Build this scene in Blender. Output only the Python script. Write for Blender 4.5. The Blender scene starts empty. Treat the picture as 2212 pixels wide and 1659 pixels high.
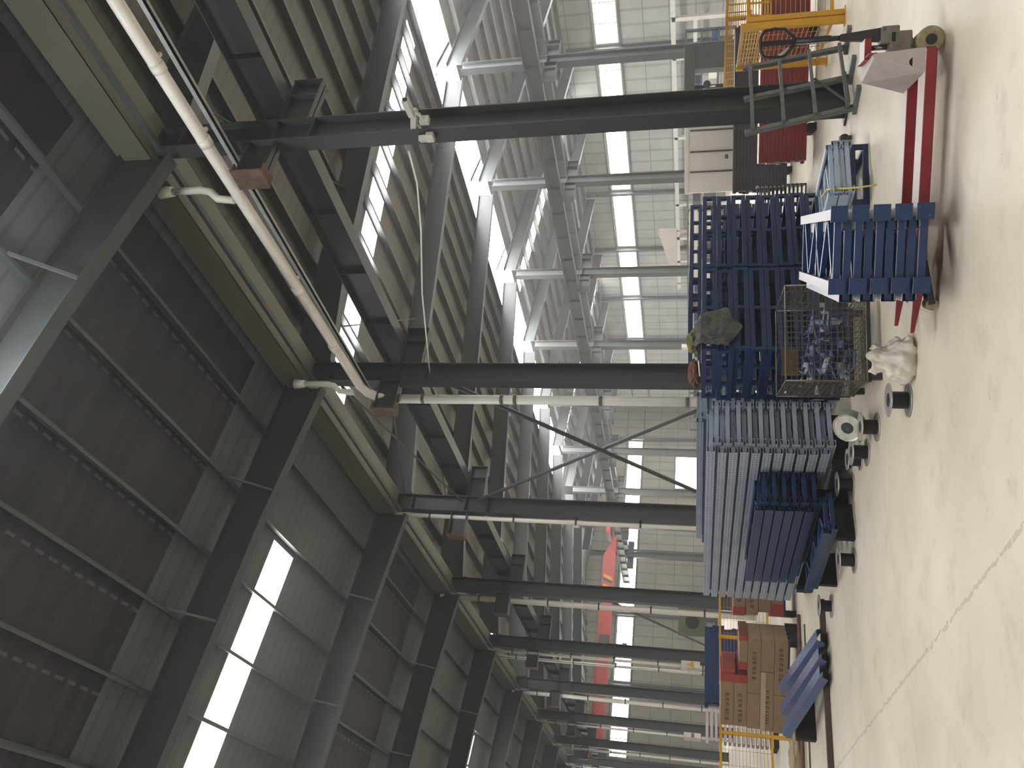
import bpy, bmesh, math, random
from mathutils import Vector, Matrix
random.seed(7)
sc = bpy.context.scene
COL = sc.collection
PI = math.pi
# ------------------------------------------------------------------ helpers
class MB:
    def __init__(s): s.bm = bmesh.new()
    def hull(s, pts8):
        """8 points: bottom 4 (ccw) then top 4"""
        v = [s.bm.verts.new(p) for p in pts8]
        for f in ((3,2,1,0),(4,5,6,7),(0,1,5,4),(1,2,6,5),(2,3,7,6),(3,0,4,7)):
            s.bm.faces.new([v[i] for i in f])
        return s
    def box(s, x0, x1, y0, y1, z0, z1):
        return s.hull([(x0,y0,z0),(x1,y0,z0),(x1,y1,z0),(x0,y1,z0),(x0,y0,z1),(x1,y0,z1),(x1,y1,z1),(x0,y1,z1)])
    def bar(s, p0, p1, w, h, up=(0,0,1)):
        """slanted box between p0 and p1, w across, h along up"""
        p0 = Vector(p0); p1 = Vector(p1); d = (p1-p0).normalized()
        u = Vector(up); a = d.cross(u)
        if a.length < 1e-4: a = d.cross(Vector((1,0,0)))
        a.normalize(); b = a.cross(d).normalized()
        A = a*w/2; B = b*h/2
        q = [p0-A-B, p0+A-B, p1+A-B, p1-A-B, p0-A+B, p0+A+B, p1+A+B, p1-A+B]
        return s.hull(q)
    def tube(s, pts, r, n=8):
        pts = [Vector(p) for p in pts]
        rings = []
        for i, p in enumerate(pts):
            if i == 0: d = pts[1]-p
            elif i == len(pts)-1: d = p-pts[i-1]
            else: d = (pts[i+1]-p).normalized()+(p-pts[i-1]).normalized()
            d.normalize()
            a = d.cross(Vector((0,0,1)))
            if a.length < .05: a = d.cross(Vector((0,1,0)))
            a.normalize(); b = d.cross(a)
            rr = r[i] if isinstance(r, (list,tuple)) else r
            rings.append([s.bm.verts.new(p+a*rr*math.cos(2*PI*k/n)+b*rr*math.sin(2*PI*k/n)) for k in range(n)])
        for A, B in zip(rings, rings[1:]):
            for k in range(n): 
                f = s.bm.faces.new([A[k],A[(k+1)%n],B[(k+1)%n],B[k]]); f.smooth = True
        s.bm.faces.new(rings[0][::-1]); s.bm.faces.new(rings[-1])
        return s
    def lathe(s, prof, c=(0,0,0), n=24, axis='z'):
        """prof: list of (r, t) along axis; closed at the ends if r==0"""
        c = Vector(c); rings = []
        for r, t in prof:
            ring = []
            for k in range(n):
                a = 2*PI*k/n; u, v = r*math.cos(a), r*math.sin(a)
                p = (u,v,t) if axis == 'z' else ((t,u,v) if axis == 'x' else (v,t,u))
                ring.append(s.bm.verts.new(c+Vector(p)))
            rings.append(ring)
        for A, B in zip(rings, rings[1:]):
            for k in range(n): s.bm.faces.new([A[k],A[(k+1)%n],B[(k+1)%n],B[k]])
        s.bm.faces.new(rings[0][::-1]); s.bm.faces.new(rings[-1])
        return s
    def prism(s, prof, y0, y1, plane='xz'):
        """closed outline in xz extruded along y"""
        def P(a, b, t): return (a,t,b) if plane == 'xz' else ((a,b,t) if plane == 'xy' else (t,a,b))
        A = [s.bm.verts.new(P(a,b,y0)) for a,b in prof]; B = [s.bm.verts.new(P(a,b,y1)) for a,b in prof]
        n = len(prof)
        for k in range(n): s.bm.faces.new([A[k],A[(k+1)%n],B[(k+1)%n],B[k]])
        s.bm.faces.new(A[::-1]); s.bm.faces.new(B)
        return s
    def quad(s, *p):
        s.bm.faces.new([s.bm.verts.new(q) for q in p]); return s
    def mesh(s, name, mat):
        bmesh.ops.recalc_face_normals(s.bm, faces=s.bm.faces)
        me = bpy.data.meshes.new(name); s.bm.to_mesh(me); s.bm.free()
        if mat: me.materials.append(mat)
        return me
    def build(s, name, mat, parent=None, bevel=0):
        o = bpy.data.objects.new(name, s.mesh(name, mat)); COL.objects.link(o)
        if parent: o.parent = parent
        if bevel:
            m = o.modifiers.new('b','BEVEL'); m.width = bevel; m.segments = 2; m.limit_method = 'ANGLE'
        return o
def tag(o, label, cat, group=None, kind=None):
    o['label'] = label; o['category'] = cat
    if group: o['group'] = group
    if kind: o['kind'] = kind
    return o
def thing(name, label, cat, loc=(0,0,0), rz=0, group=None, rot=None):
    o = bpy.data.objects.new(name, None); COL.objects.link(o)
    o.location = loc; o.rotation_euler = rot if rot else (0,0,rz); o.empty_display_size = .1
    return tag(o, label, cat, group)
def struct(o): o['kind'] = 'structure'; return o
def inst(src, parent=None, loc=None, rot=None, name=None):
    o = src.copy(); COL.objects.link(o)
    if parent is not None: o.parent = parent
    if loc is not None: o.location = loc
    if rot is not None: o.rotation_euler = rot
    return o
def copy_tree(o, loc=None, rz=None, label=None, group=None):
    c = o.copy(); COL.objects.link(c)
    if loc is not None: c.location = loc
    if rz is not None: c.rotation_euler = (0,0,rz)
    if label: c['label'] = label
    if group: c['group'] = group
    for ch in list(o.children):
        d = ch.copy(); COL.objects.link(d); d.parent = c
        for g in list(ch.children):
            e = g.copy(); COL.objects.link(e); e.parent = d
    return c
ORD = ['first','second','third','fourth','fifth','sixth','seventh','eighth','ninth','tenth','eleventh','twelfth','thirteenth','fourteenth','fifteenth','sixteenth','seventeenth','eighteenth','nineteenth','twentieth','twenty-first','twenty-second','twenty-third','twenty-fourth','twenty-fifth','twenty-sixth']
def srgb(r, g, b):
    f = lambda c: (c/255/12.92) if c/255 <= .04045 else ((c/255+.055)/1.055)**2.4
    return (f(r), f(g), f(b), 1)
# ------------------------------------------------------------------ materials
def mat(name, col, rough=.55, metal=0, var=.15, scale=6, bump=0, spec=None, dust_sheen=None, detail=6):
    m = bpy.data.materials.new(name); m.use_nodes = True; nt = m.node_tree; N = nt.nodes; L = nt.links
    b = N['Principled BSDF']; b.inputs['Roughness'].default_value = rough; b.inputs['Metallic'].default_value = metal
    if spec is not None: b.inputs['Specular IOR Level'].default_value = spec
    tc = N.new('ShaderNodeTexCoord'); nz = N.new('ShaderNodeTexNoise')
    nz.inputs['Scale'].default_value = scale; nz.inputs['Detail'].default_value = detail
    L.new(tc.outputs['Object'], nz.inputs['Vector'])
    rp = N.new('ShaderNodeValToRGB'); rp.color_ramp.elements[0].position = .3; rp.color_ramp.elements[1].position = .7
    rp.color_ramp.elements[0].color = [c*(1-var) for c in col[:3]]+[1]
    rp.color_ramp.elements[1].color = [min(1,c*(1+var)) for c in col[:3]]+[1]
    L.new(nz.outputs['Fac'], rp.inputs['Fac']); out = rp.outputs['Color']
    if dust_sheen:  # up-facing tint: real dust on the pallet truck, painted skylight sheen elsewhere
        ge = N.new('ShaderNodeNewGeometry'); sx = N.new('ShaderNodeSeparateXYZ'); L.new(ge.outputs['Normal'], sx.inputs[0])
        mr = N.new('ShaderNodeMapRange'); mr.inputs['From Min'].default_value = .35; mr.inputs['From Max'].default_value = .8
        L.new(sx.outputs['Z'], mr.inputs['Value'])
        mx = N.new('ShaderNodeMix'); mx.data_type = 'RGBA'; mx.inputs['B'].default_value = dust_sheen
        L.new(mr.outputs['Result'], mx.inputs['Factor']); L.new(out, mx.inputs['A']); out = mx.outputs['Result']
    L.new(out, b.inputs['Base Color'])
    if bump:
        bp = N.new('ShaderNodeBump'); bp.inputs['Strength'].default_value = bump; bp.inputs['Distance'].default_value = .02
        n2 = N.new('ShaderNodeTexNoise'); n2.inputs['Scale'].default_value = scale*5; L.new(tc.outputs['Object'], n2.inputs['Vector'])
        L.new(n2.outputs['Fac'], bp.inputs['Height']); L.new(bp.outputs['Normal'], b.inputs['Normal'])
    return m
def math_node(N, L, op, a, b=None, c=None):
    n = N.new('ShaderNodeMath'); n.operation = op
    for i, v in enumerate((a, b, c)):
        if v is None: continue
        if isinstance(v, (int, float)): n.inputs[i].default_value = v
        else: L.new(v, n.inputs[i])
    return n.outputs[0]
def emis(name, col, strength):
    m = bpy.data.materials.new(name); m.use_nodes = True; N = m.node_tree.nodes; L = m.node_tree.links
    N.clear(); e = N.new('ShaderNodeEmission'); o = N.new('ShaderNodeOutputMaterial')
    e.inputs['Color'].default_value = col; e.inputs['Strength'].default_value = strength; L.new(e.outputs[0], o.inputs[0])
    return m
def perforated(name, col, var=.12, dust_sheen=None):
    """painted steel with two rows of punched slots on the web (object y = along the profile, z = height)"""
    m = mat(name, col, rough=.42, var=var, scale=3, dust_sheen=dust_sheen)
    nt = m.node_tree; N = nt.nodes; L = nt.links; b = N['Principled BSDF']
    tc = N.new('ShaderNodeTexCoord'); sx = N.new('ShaderNodeSeparateXYZ'); L.new(tc.outputs['Object'], sx.inputs[0])
    M = lambda *a: math_node(N, L, *a)
    fy = M('PINGPONG', sx.outputs['Y'], .025)                  # 50 mm pitch
    iny = M('LESS_THAN', fy, .008)
    dz = M('ABSOLUTE', M('SUBTRACT', M('ABSOLUTE', M('SUBTRACT', sx.outputs['Z'], .045)), .02))
    inz = M('LESS_THAN', dz, .007)
    msk = M('MULTIPLY', iny, inz)
    src = b.inputs['Base Color'].links[0].from_socket
    mx = N.new('ShaderNodeMix'); mx.data_type = 'RGBA'; mx.inputs['B'].default_value = [c*.2 for c in col[:3]]+[1]
    L.new(msk, mx.inputs['Factor']); L.new(src, mx.inputs['A']); L.new(mx.outputs['Result'], b.inputs['Base Color'])
    return m
def floor_mat():
    m = bpy.data.materials.new('concrete_floor'); m.use_nodes = True; N = m.node_tree.nodes; L = m.node_tree.links
    b = N['Principled BSDF']; M = lambda *a: math_node(N, L, *a)
    ge = N.new('ShaderNodeTexCoord'); pos = ge.outputs['Object']
    def noise(scale, detail=6, rough=.6):
        n = N.new('ShaderNodeTexNoise'); n.inputs['Scale'].default_value = scale; n.inputs['Detail'].default_value = detail
        n.inputs['Roughness'].default_value = rough; L.new(pos, n.inputs['Vector']); return n.outputs['Fac']
    rp = N.new('ShaderNodeValToRGB'); e = rp.color_ramp.elements
    e[0].position = .3; e[0].color = srgb(197,187,167); e[1].position = .68; e[1].color = srgb(226,217,198)
    L.new(noise(.55), rp.inputs['Fac'])
    r2 = N.new('ShaderNodeValToRGB'); e = r2.color_ramp.elements
    e[0].position = .54; e[0].color = (1,1,1,1); e[1].position = .74; e[1].color = (.80,.79,.78,1)
    L.new(noise(2.3, 8, .7), r2.inputs['Fac'])
    r3 = N.new('ShaderNodeValToRGB'); e = r3.color_ramp.elements
    e[0].position = .66; e[0].color = (1,1,1,1); e[1].position = .74; e[1].color = (.7,.68,.66,1)
    L.new(noise(9, 4, .6), r3.inputs['Fac'])
    mu = N.new('ShaderNodeMix'); mu.data_type = 'RGBA'; mu.blend_type = 'MULTIPLY'; mu.inputs['Factor'].default_value = 1
    L.new(rp.outputs[0], mu.inputs['A']); L.new(r2.outputs[0], mu.inputs['B'])
    mu2 = N.new('ShaderNodeMix'); mu2.data_type = 'RGBA'; mu2.blend_type = 'MULTIPLY'; mu2.inputs['Factor'].default_value = .7
    L.new(mu.outputs['Result'], mu2.inputs['A']); L.new(r3.outputs[0], mu2.inputs['B'])
    sx = N.new('ShaderNodeSeparateXYZ'); L.new(pos, sx.inputs[0])
    wob = M('MULTIPLY', M('SUBTRACT', noise(7, 3), .5), .12)
    crack = M('MULTIPLY', M('LESS_THAN', M('ABSOLUTE', M('SUBTRACT', M('ADD', sx.outputs['X'], wob), 2.0)), .014), M('GREATER_THAN', noise(14, 3), .43))
    joint = M('LESS_THAN', M('ABSOLUTE', M('SUBTRACT', sx.outputs['Y'], 6.98)), .006)
    tot = M('MINIMUM', M('ADD', M('MULTIPLY', crack, .28), M('MULTIPLY', joint, .22)), 1.0)
    mx = N.new('ShaderNodeMix'); mx.data_type = 'RGBA'; mx.inputs['B'].default_value = srgb(95,85,72)
    L.new(tot, mx.inputs['Factor']); L.new(mu2.outputs['Result'], mx.inputs['A']); L.new(mx.outputs['Result'], b.inputs['Base Color'])
    rr = N.new('ShaderNodeMapRange'); rr.inputs['To Min'].default_value = .38; rr.inputs['To Max'].default_value = .6
    L.new(noise(1.3), rr.inputs['Value']); L.new(rr.outputs[0], b.inputs['Roughness'])
    b.inputs['Specular IOR Level'].default_value = .35
    return m
def sheet_mat(name, col, axis='Y', pitch=.25, stain=None, seams=None, rough=.6):
    """profiled sheet: thin darker ribs repeating along one axis, optional brown stained area, seams at heights"""
    m = bpy.data.materials.new(name); m.use_nodes = True; N = m.node_tree.nodes; L = m.node_tree.links
    b = N['Principled BSDF']; b.inputs['Roughness'].default_value = rough; M = lambda *a: math_node(N, L, *a)
    tc = N.new('ShaderNodeTexCoord'); pos = tc.outputs['Object']; sx = N.new('ShaderNodeSeparateXYZ'); L.new(pos, sx.inputs[0])
    nz = N.new('ShaderNodeTexNoise'); nz.inputs['Scale'].default_value = .8; nz.inputs['Detail'].default_value = 5; L.new(pos, nz.inputs['Vector'])
    rp = N.new('ShaderNodeValToRGB'); e = rp.color_ramp.elements; e[0].position = .3; e[1].position = .7
    e[0].color = [c*.88 for c in col[:3]]+[1]; e[1].color = [c*1.1 for c in col[:3]]+[1]; L.new(nz.outputs['Fac'], rp.inputs['Fac'])
    out = rp.outputs[0]
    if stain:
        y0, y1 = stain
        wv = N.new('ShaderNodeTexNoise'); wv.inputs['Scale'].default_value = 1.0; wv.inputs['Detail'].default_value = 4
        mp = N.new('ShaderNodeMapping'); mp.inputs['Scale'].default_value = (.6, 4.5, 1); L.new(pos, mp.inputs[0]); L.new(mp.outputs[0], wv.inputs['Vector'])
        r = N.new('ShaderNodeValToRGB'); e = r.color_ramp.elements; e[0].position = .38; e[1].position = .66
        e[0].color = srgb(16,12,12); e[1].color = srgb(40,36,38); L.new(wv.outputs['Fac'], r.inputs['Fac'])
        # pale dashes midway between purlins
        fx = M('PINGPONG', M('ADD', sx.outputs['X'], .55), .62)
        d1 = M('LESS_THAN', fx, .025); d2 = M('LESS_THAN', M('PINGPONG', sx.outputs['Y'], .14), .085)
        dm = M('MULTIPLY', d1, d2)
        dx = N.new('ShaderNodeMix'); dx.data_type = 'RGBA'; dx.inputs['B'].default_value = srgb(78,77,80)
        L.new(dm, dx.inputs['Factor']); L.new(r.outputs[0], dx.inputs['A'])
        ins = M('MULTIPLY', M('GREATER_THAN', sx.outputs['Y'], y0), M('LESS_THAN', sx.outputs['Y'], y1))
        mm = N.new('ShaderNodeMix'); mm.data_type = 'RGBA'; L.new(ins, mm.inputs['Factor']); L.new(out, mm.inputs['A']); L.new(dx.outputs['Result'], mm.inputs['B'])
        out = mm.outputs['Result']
    rib = M('LESS_THAN', M('PINGPONG', sx.outputs[axis], pitch/2), pitch*.09)
    k = M('MULTIPLY', rib, .28)
    if seams:
        z0, dz = seams
        sm = M('LESS_THAN', M('PINGPONG', M('SUBTRACT', sx.outputs['Z'], z0), dz/2), .022)
        k = M('MAXIMUM', k, M('MULTIPLY', sm, .6))
    dk = N.new('ShaderNodeMix'); dk.data_type = 'RGBA'; dk.inputs['B'].default_value = (.01,.01,.01,1)
    L.new(k, dk.inputs['Factor']); L.new(out, dk.inputs['A']); L.new(dk.outputs['Result'], b.inputs['Base Color'])
    bp = N.new('ShaderNodeBump'); bp.inputs['Strength'].default_value = .5; bp.inputs['Distance'].default_value = .03
    L.new(M('PINGPONG', sx.outputs[axis], pitch/2), bp.inputs['Height']); L.new(bp.outputs[0], b.inputs['Normal'])
    return m
STEEL = mat('dark_steel_paint', srgb(54,58,58), rough=.5, var=.12, scale=1.5)
STEEL_L = mat('grey_steel_paint', srgb(76,79,78), rough=.5, var=.1, scale=1.5)
PURLIN = mat('purlin_steel', srgb(68,70,70), rough=.45, var=.1, scale=2)
BEAM_BLUEGREY = mat('runway_beam_paint', srgb(66,70,75), rough=.45, var=.12, scale=1.5)
GUTTER = mat('gutter_sheet', srgb(98,96,84), rough=.5, var=.1, scale=1)
PVC = mat('white_pvc', srgb(240,236,228), rough=.4, var=.06, scale=3)
RUST = mat('rust_primer', srgb(92,70,61), rough=.8, var=.35, scale=7)
ROOF = sheet_mat('roof_sheet', srgb(80,79,75), 'Y', .32)
ROOF_CAM = sheet_mat('stained_roof_sheet', srgb(84,88,88), 'Y', .32)
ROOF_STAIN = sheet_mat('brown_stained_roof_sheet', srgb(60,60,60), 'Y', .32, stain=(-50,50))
WALL_SIDE = sheet_mat('wall_sheet_side', srgb(158,160,156), 'Y', .9, seams=(3.42,1.45))
WALL_END = sheet_mat('wall_sheet_end', srgb(160,158,146), 'X', .9, seams=(3.55,1.55))
WALL_DULL = sheet_mat('wall_sheet_dull', srgb(150,148,140), 'Y', .9)
FLOOR = floor_mat()
DBLUE = mat('dark_blue_paint', srgb(26,48,88), rough=.4, var=.12, scale=4, dust_sheen=srgb(88,100,128))  # pale tops are skylight reflection put into the colour
DBLUE_P = perforated('dark_blue_perforated', srgb(28,50,88))
LBLUE = mat('light_blue_paint', srgb(146,157,174), rough=.42, var=.08, scale=3)
LBLUE_P = perforated('light_blue_perforated', srgb(150,160,176))
PALE_BLUE = mat('pale_blue_paint', srgb(165,178,196), rough=.4, var=.06, scale=3)
DBLUE_P_SHEEN = perforated('dark_blue_perforated_sheen', srgb(30,52,92), .12, srgb(205,200,204))  # pale upper faces paint in the skylight glancing off the uprights
TBLUE = mat('truck_load_blue', srgb(30,58,104), rough=.4, var=.1, scale=4, dust_sheen=srgb(190,192,206))  # up-facing tint imitates skylight reflected on the frames
RED = mat('red_paint', srgb(122,40,40), rough=.5, var=.18, scale=5, dust_sheen=srgb(214,190,186))  # white reflection on the beam tops, painted as an up-facing tint
TRUCK_RED = mat('truck_red_paint', srgb(142,40,50), rough=.45, var=.2, scale=4, dust_sheen=srgb(205,192,184))
TRUCK_GREY = mat('truck_grey_paint', srgb(178,166,160), rough=.5, var=.08, scale=9)
PUMP = mat('pump_grey_paint', srgb(128,122,116), rough=.5, var=.2, scale=14)
BLACK = mat('black_plastic', srgb(28,28,30), rough=.5, var=.2, scale=8)
BLACKSTEEL = mat('black_steel', srgb(56,56,56), rough=.5, var=.3, scale=5)
DARK = mat('dark_timber', srgb(30,27,25), rough=.85, var=.3, scale=8)
CHROME = mat('chrome', srgb(190,190,190), rough=.2, metal=1, var=.05)
NYLON = mat('nylon_wheel', srgb(168,156,124), rough=.5, var=.3, scale=18)
YELLOW = mat('yellow_paint', srgb(206,154,40), rough=.45, var=.1, scale=4)
CRANE = mat('crane_red_paint', srgb(172,64,58), rough=.45, var=.08, scale=1)
CREAM = mat('cream_paint', srgb(246,241,232), rough=.45, var=.05, scale=2)
FRAME_G = mat('grey_green_frame_paint', srgb(96,98,94), rough=.6, var=.25, scale=9)
WIRE = mat('galvanised_wire', srgb(112,106,96), rough=.4, metal=.6, var=.2, scale=20)
WIREY = mat('yellow_wire', srgb(176,140,70), rough=.5, var=.1)
SPOOL = mat('spool_galvanised', srgb(176,172,162), rough=.35, metal=.5, var=.2, scale=20)
CARD = mat('cardboard', srgb(134,112,88), rough=.85, var=.1, scale=5, bump=.1)
CARD_L = mat('cardboard_light', srgb(168,150,124), rough=.85, var=.1, scale=5)
INK = mat('faded_black_ink', srgb(62,50,40), rough=.9, var=.1)
REDTAPE = mat('red_print', srgb(148,56,50), rough=.7, var=.12, scale=6)
JACKET = mat('dark_grey_cloth', srgb(86,86,80), rough=.95, var=.25, scale=5, bump=.3)
BROWNCLOTH = mat('reddish_brown_cloth', srgb(110,72,62), rough=.95, var=.3, scale=8, bump=.4)
OLIVECLOTH = mat('olive_cloth', srgb(120,116,70), rough=.95, var=.3, scale=8)
WHITEBAG = mat('white_woven_plastic', srgb(214,208,196), rough=.7, var=.18, scale=6, bump=.3)
GREYBAG = mat('grey_woven_plastic', srgb(128,124,116), rough=.8, var=.2, scale=9)
GREEN = mat('olive_green_paint', srgb(88,96,66), rough=.55, var=.15, scale=4)
WHITE = mat('white_paint', srgb(198,196,188), rough=.5, var=.06, scale=3)
GALV = mat('bright_galvanised', srgb(215,205,208), rough=.25, metal=.3, var=.1, scale=5)
CHAN = mat('blue_grey_channel', srgb(92,104,140), rough=.25, metal=.35, var=.1, scale=3)
STRAP = mat('yellow_strap', srgb(214,204,90), rough=.6, var=.05)
BRONZE = mat('brown_board', srgb(84,68,44), rough=.8, var=.2, scale=6)
SKY_E = emis('daylight_translucent_sheet', (1,.99,.965,1), 9)
RIDGE_E = emis('ridge_daylight_sheet', (1,.99,.965,1), 11)
WIN_E = emis('daylight_window_pane', (1,.985,.94,1), 8)
# ------------------------------------------------------------------ frame of the building
S = 5.6; A0 = 6.27; X1 = 8.08; D1 = .41; X2 = 25.34; Y2 = 17.14
XR = 25.75; XL = -9.3; XW = 42.8; YE = 67.2; YB = -11.0
SL = .085; ZE = 9.52
def zn(x): return ZE+SL*(x-8.3)          # bay two, rising towards the ridge
def zc(x): return ZE+SL*(8.3-x)          # camera bay, rising towards the left
ZR = zn(XR)
def zf(x): return ZR-SL*(x-XR)
struct(MB().box(XL-.3, XW+.3, YB-.3, YE+.3, -.1, 0).build('floor', FLOOR))
# side and end walls with window strips left open
def wall_panels(name, mt, horiz, fixed, a0, a1, zs, holes, top=11.2, th=.12):
    """holes: list of (a_from, a_to) inside the z band zs"""
    m = MB()
    def bx(a, b, z0, z1):
        if horiz == 'Y': m.box(fixed, fixed+th, a, b, z0, z1)
        else: m.box(a, b, fixed, fixed+th, z0, z1)
    bx(a0, a1, 0, zs[0]); bx(a0, a1, zs[1], top)
    cur = a0
    for h0, h1 in holes:
        if h0 > cur: bx(cur, h0, zs[0], zs[1])
        cur = h1
    if cur < a1: bx(cur, a1, zs[0], zs[1])
    return struct(m.build(name, mt))
side_cols = [28.3+S*k for k in range(-5, 7)]
side_holes = [(y+.25, y+S-.25) for y in side_cols if y+S < YE]
wall_panels('wall_right', WALL_SIDE, 'Y', XW, YB, YE, (6.32,7.62), side_holes)
end_cols = [5.6*k for k in range(-1, 8)]
end_holes = [(x+.2, x+5.4) for x in end_cols if x+5.4 < XW-.5]
wall_panels('wall_far', WALL_END, 'X', YE, XL, XW, (6.75,8.05), end_holes)
struct(MB().box(XL-.12, XL, YB, YE, 0, 11.2).build('wall_left', WALL_DULL))
# back wall behind the camera: lintel and piers round two unseen openings added for the fill lights
struct(MB().box(XL, -6, YB-.12, YB, 0, 11.2).box(6, 14, YB-.12, YB, 0, 11.2).box(26, XW, YB-.12, YB, 0, 11.2).box(-6, 6, YB-.12, YB, 6, 11.2).box(14, 26, YB-.12, YB, 6, 11.2).build('wall_back', WALL_DULL))
# roof with skylight openings -------------------------------------------------
tr_bands = [(-2.9,-2.0),(13.88,14.82),(31.1,32.05),(48.0,48.9)]
def roof_mesh(xa, xb, zfun, skip_x, mt, name, regions=None):
    m = MB(); th = .05
    ys = [YB]+[v for b in tr_bands for v in b]+[YE]
    for i in range(len(ys)-1):
        y0, y1 = ys[i], ys[i+1]; band = (i % 2 == 1)
        segs = [(xa, xb)] if not band else skip_x
        for a, b in segs:
            if b-a < .01: continue
            m.hull([(a,y0,zfun(a)),(b,y0,zfun(b)),(b,y1,zfun(b)),(a,y1,zfun(a)),(a,y0,zfun(a)+th),(b,y0,zfun(b)+th),(b,y1,zfun(b)+th),(a,y1,zfun(a)+th)])
    return m
m = roof_mesh(8.25, 24.35, zn, [(8.25,8.6),(23.4,24.35)], ROOF, 'c')
m2 = roof_mesh(27.15, XW, zf, [(27.15,27.5),(42.3,XW)], ROOF, 'c')
me = m2.mesh('tmp', ROOF); m.bm.from_mesh(me); bpy.data.meshes.remove(me)
for a, b, fz in ((24.35,XR,zn),(XR,27.15,zf)):
    m.hull([(a,50.8,fz(a)),(b,50.8,fz(b)),(b,YE,fz(b)),(a,YE,fz(a)),(a,50.8,fz(a)+.05),(b,50.8,fz(b)+.05),(b,YE,fz(b)+.05),(a,YE,fz(a)+.05)])
struct(m.build('ceiling', ROOF))
struct(roof_mesh(XL, 8.25, zc, [(5.62,8.25)], ROOF_CAM, 'c').build('ceiling', ROOF_CAM))
# brown stained liner sheets under the camera-bay roof (between purlins, from the first frame on)
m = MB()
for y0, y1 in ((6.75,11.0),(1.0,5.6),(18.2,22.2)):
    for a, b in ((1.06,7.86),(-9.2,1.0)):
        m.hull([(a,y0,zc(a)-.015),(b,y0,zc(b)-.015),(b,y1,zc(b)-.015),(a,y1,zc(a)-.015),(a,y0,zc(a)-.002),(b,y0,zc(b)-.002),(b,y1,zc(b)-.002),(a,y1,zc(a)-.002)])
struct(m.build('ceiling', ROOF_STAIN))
def sky_strip(n, a, b, y0, y1, zfun, mt):
    o = MB().hull([(a,y0,zfun(a)+.01),(b,y0,zfun(b)+.01),(b,y1,zfun(b)+.01),(a,y1,zfun(a)+.01),(a,y0,zfun(a)+.04),(b,y0,zfun(b)+.04),(b,y1,zfun(b)+.04),(a,y1,zfun(a)+.04)]).build('window_%d' % n, mt)
    return struct(o)
n = 1
for (y0, y1) in tr_bands:
    sky_strip(n, 8.6, 23.4, y0, y1, zn, SKY_E); n += 1
    sky_strip(n, 27.5, 42.3, y0, y1, zf, SKY_E); n += 1
    sky_strip(n, XL+.4, 5.62, y0, y1, zc, SKY_E); n += 1
sky_strip(n, XL+.4, 5.0, 4.5, 5.4, lambda x: zc(x)-.06, SKY_E); n += 1
# ridge daylight strip, one pane per bay
for k in range(-4, 6):
    y0 = Y2+k*S
    o = MB().hull([(24.35,y0+.15,zn(24.35)+.02),(XR,y0+.15,ZR+.12),(XR,y0+S-.05,ZR+.12),(24.35,y0+S-.05,zn(24.35)+.02),(24.35,y0+.15,zn(24.35)+.05),(XR,y0+.15,ZR+.15),(XR,y0+S-.05,ZR+.15),(24.35,y0+S-.05,zn(24.35)+.05)])
    o.hull([(XR,y0+.15,ZR+.12),(27.15,y0+.15,zf(27.15)+.02),(27.15,y0+S-.05,zf(27.15)+.02),(XR,y0+S-.05,ZR+.12),(XR,y0+.15,ZR+.15),(27.15,y0+.15,zf(27.15)+.05),(27.15,y0+S-.05,zf(27.15)+.05),(XR,y0+S-.05,ZR+.15)])
    struct(o.build('window_%d' % n, RIDGE_E)); n += 1
def window(n, horiz, fixed, a, b, z0, z1):
    m = MB()
    if horiz == 'Y': m.box(fixed+.04, fixed+.06, a, b, z0, z1)
    else: m.box(a, b, fixed+.04, fixed+.06, z0, z1)
    w = struct(m.build('window_%d' % n, WIN_E))
    f = MB(); k = 4
    for i in range(k+1):
        t = a+(b-a)*i/k
        if horiz == 'Y': f.box(fixed-.02, fixed+.03, t-.03, t+.03, z0, z1)
        else: f.box(t-.03, t+.03, fixed-.02, fixed+.03, z0, z1)
    for z in (z0, z1):
        if horiz == 'Y': f.box(fixed-.02, fixed+.03, a, b, z-.03, z+.03)
        else: f.box(a, b, fixed-.02, fixed+.03, z-.03, z+.03)
    f.build('window_frame', WHITE, w)
for a, b in side_holes: window(n, 'Y', XW, a, b, 6.32, 7.62); n += 1
for a, b in end_holes: window(n, 'X', YE, a, b, 6.75, 8.05); n += 1
o = MB().box(34.2, 37.4, YE-.06, YE-.02, 1.0, 3.65).build('window_%d' % n, WIN_E); struct(o)
f = MB().box(34.1,34.2,YE-.1,YE-.01,0,3.75).box(37.4,37.5,YE-.1,YE-.01,0,3.75).box(34.1,37.5,YE-.1,YE-.01,3.65,3.75); f.build('window_frame', STEEL, o)
# wall posts and girts
t = 1
for y in side_cols:
    if y > YB: struct(MB().box(XW-.3, XW-.01, y-.1, y+.1, 0, 9.4).build('trim_%d' % t, STEEL_L)); t += 1
for x in end_cols:
    if XL < x: struct(MB().box(x-.1, x+.1, YE-.3, YE-.01, 0, 9.3).build('trim_%d' % t, STEEL)); t += 1
for z in (6.2, 7.75):
    struct(MB().box(XW-.16, XW-.01, YB, YE-.35, z-.05, z+.05).build('trim_%d' % t, STEEL_L)); t += 1
    struct(MB().box(XL, XW-.35, YE-.16, YE-.01, z+.4, z+.5).build('trim_%d' % t, STEEL_L)); t += 1
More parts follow.
